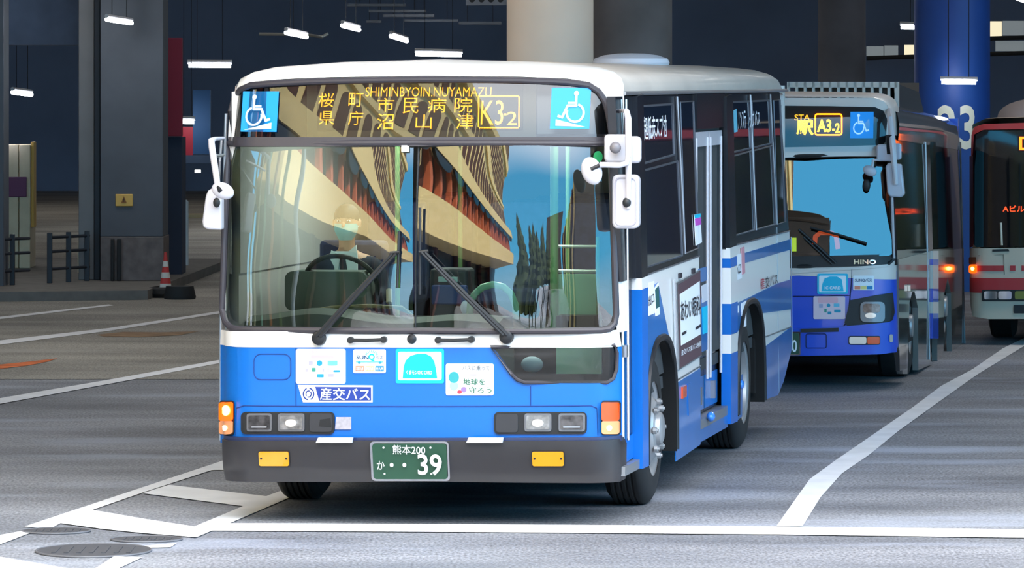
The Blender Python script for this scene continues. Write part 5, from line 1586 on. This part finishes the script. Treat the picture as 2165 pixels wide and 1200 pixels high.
for y in (1.95, 5.65):
    for sd in (-1, 1):
        ob = MB().lathe([(.26, .0), (.36, 0), (.44, .02), (.46, .05), (.46, .24), (.42, .27), (.26, .27)], (sd * 1.2, y, .46), (-sd, 0, 0), 40, cap=False).build('wheel', M_tyre, b2)
    MB().lathe([(.28, 0), (.25, .03), (.12, .05), (.1, -.02), (.001, -.03)], (1.2, y, .46), (-1, 0, 0), 32, cap=False).build('rim', M_rim, ob)
MB().box(-1.15, 1.15, 1.3, 2.6, .3, .32).box(-1.18, 1.18, 1.3, 1.32, .3, 1.1).box(-1.18, 1.18, 5.0, 5.02, .3, 1.1).box(-1.18, 1.18, 2.6, 2.62, .3, 1.1).box(-1.18, 1.18, 6.3, 6.32, .3, 1.1).build('wheel_housing', M_und, b2)
# mirrors
def pl2(pts, y, th_, name, par=b2):
    q = [B2.front(a, b, y) for a, b in pts]
    return MB().patch(q, lambda u, v, w: (u, y - w, v), -th_, 0).build(name, mat('second_mirror_grey', (196, 196, 208), rough=.4, coat=.3), par, bevel=.012)
arm = MB().tube([B2P(1880, 232, .3), B2P(1882, 250, .1), B2P(1889, 320, .0), B2P(1894, 390, .0)], [.02, .028, .028, .02], 10).build('mirror_arm', M_mir, b2)
pl2(rr(1853, 305, 1887, 341, 6), .05, .08, 'square_mirror')
pl2(rr(1884, 303, 1905, 338, 6), .12, .08, 'square_mirror')
pl2([(1878, 344), (1905, 347), (1912, 410), (1905, 417), (1882, 416), (1876, 408), (1872, 352)], .02, .1, 'tall_mirror')
MB().tube([B2P(1860, 338, .02), B2P(1846, 338, .0), B2P(1844, 358, -.02)], .012, 8).build('branch_arm', M_mir, arm)
MB().ball(B2P(1839, 361, -.03), .062, .03, .045, M=Matrix.Rotation(R(25), 3, 'Y')).build('round_mirror', MATS['second_mirror_grey'], b2)
MB().ball(B2P(1832, 391, .1), .035, .02, .055).build('inner_mirror', M_blk, b2)
MB().tube([B2P(1886, 417, .03), B2P(1890, 545, .2)], .012, 8).build('lower_arm', M_mir, arm)

# ---------------------------------------------------------------- the third bus, red and cream
def fy3(x, z):
    t = min(1.0, max(0.0, (abs(x) - 1.08) / .165))
    return .05 * (x / 1.245) ** 2 + .14 * (1 - math.sqrt(max(0.0, 1 - t * t))) + .05 * max(0, z - 1.2)
X3 = (2052 - CX) / FPX * 46.6 + 1.24 * math.cos(TH1)
B3 = Frame(X3, 46.6 - 1.24 * math.sin(TH1) + .1, TH1, fy3)
B3.d0 = 46.6 - .22 + .1
def F3(x, z, w): return (x, fy3(x, z) - w, z)
M_crm = mat('bus_cream', (212, 194, 172), rough=.4, coat=.3)
M_rd = mat('bus_red', (190, 48, 52), rough=.4, coat=.3)
b3 = thing('city_bus', 'cream and red bus at the right edge, only its left corner in view', 'bus', B3.loc(), -TH1)
XC3 = [-1.24, -1.23, -1.21, -1.18, -1.14, -1.1, -1.05, -.9, -.6, -.3, 0, .3, .6, .9, 1.05, 1.1, 1.14, 1.18, 1.21, 1.23]
def f3(name, pts, m, w0=-.02, w1=0.0, par=None, cuts=True):
    return MB().patch(B3.PF(pts), F3, w0, w1, XC3 if cuts else ()).build(name, m, par or b3)
RX = 2560
f3('lower_panel', [(2050, 524), (RX, 516), (RX, 672), (2090, 674), (2056, 668), (2051, 640)], M_crm, -.03, 0)
f3('red_stripe', [(2050, 586), (RX, 586), (RX, 616), (2050, 617)], M_rd, 0, .006)
f3('red_stripe', [(2066, 561), (2122, 561), (2122, 573), (2066, 573)], M_rd, 0, .006)
for a_ in (2136, 2160, 2178, 2196):
    f3('red_mark', [(a_, 561), (a_ + 11, 561), (a_ + 11, 572), (a_, 572)], M_rd, 0, .006)
ws3 = f3('windscreen', [(2056, 284), (2070, 276), (RX, 272), (RX, 518), (2064, 522), (2054, 512)], mat('third_bus_dark_panes', (12, 16, 22), rough=.05, spec=.6), -.02, 0)
f3('head_band', [(2054, 286), (2060, 268), (2080, 262), (RX, 248), (RX, 268), (2080, 274), (2060, 284), (2056, 330), (2053, 330)], M_rd, -.03, .02)
f3('corner_post', [(2050, 330), (2057, 330), (2058, 520), (2050, 524)], mat('post_red_dark', (120, 50, 54)), -.02, .012)
lc3 = f3('led_frame', [(2152, 286), (2200, 286), (2200, 320), (2152, 320)], M_black, .0, .01)
MB().text('D', (B3.front(2155, 317)[0], B3.front(2155, 317)[1], B3.front(2185, 289)[0], B3.front(2185, 289)[1]), F3, .016, .02).build('amber_lettering', mat('third_led', (255, 100, 20), emit=1.6), lc3)
MB().text('Aビル経由', (B3.front(2120, 448)[0], B3.front(2120, 448)[1], B3.front(2200, 434)[0], B3.front(2200, 434)[1]), F3, .010, .02).build('red_lettering', mat('third_led_red', (240, 70, 30), emit=.7), ws3)
f3('turn_signal', rr(2049, 559, 2066, 577, 5), M_orglit, 0, .06)
f3('bulb', ellipse(2057, 567, 4, 4, 12)[::-1], M_core, .06, .065)
f3('corner_lamp', rr(2049, 543, 2064, 558, 2), mat('dim_orange_lens', (120, 66, 40)), 0, .04)
hs3 = f3('headlight_surround', rr(2076, 612, 2300, 636, 3), M_blk, -.01, .012)
for a_ in (2081, 2111, 2146):
    f3('headlight', rr(a_, 615, a_ + 28, 632, 4), M_chr if a_ < 2140 else mat('yellowish_lens', (130, 130, 60)), .01, .03, hs3)
f3('bumper_slot', rr(2143, 644, 2300, 662, 3), M_blk, 0, .01)
MB().tube([F3(x, z, .002) for x, z in B3.PF([(2068, 540), (2122, 538), (2124, 580)])], .005, 6).build('panel_gap', mat('cream_gap', (150, 136, 118)), b3)
f3('wiper_grille', [(2098, 527), (2132, 526), (2134, 531), (2098, 532)], M_blk, 0, .006)
MB().tube([F3(*B3.front(2116, 470), -.001 + .01), F3(*B3.front(2118, 518), .01)], .012, 8).build('screen_post', M_crm, ws3)
MB().grid([[(x, y, z) for x, z in ((-1.24, 2.15), (-1.23, 2.24), (-1.1, 2.30), (0, 2.34), (1.1, 2.30), (1.23, 2.24), (1.24, 2.15))] for y in (.28, 1, 4, 7)]).build('roof', M_crm, b3, sharp=60)
c3 = B3.front(2190, 262, 2.0)
MB().ball((c3[0], 2.2, 2.30), .42, .9, .20).build('roof_unit', mat('third_unit_grey', (150, 140, 142), rough=.7), b3)
MB().box(-1.24, -1.2, .3, 7.0, .35, 2.2).box(1.2, 1.24, .3, 7, .35, 2.2).box(-1.2, 1.2, 6.9, 7, .35, 2.2).build('body_side', M_crm, b3)
MB().box(-1.19, 1.19, .3, 6.9, .3, .42).build('underframe', M_und, b3)
for y in (1.6, 5.2):
    for sd in (-1, 1):
        MB().lathe([(.01, .02), (.26, .0), (.36, 0), (.44, .02), (.46, .05), (.46, .24), (.42, .27), (.26, .27)], (sd * 1.15, y, .46), (-sd, 0, 0), 36, cap=False).build('wheel', M_tyre, b3)
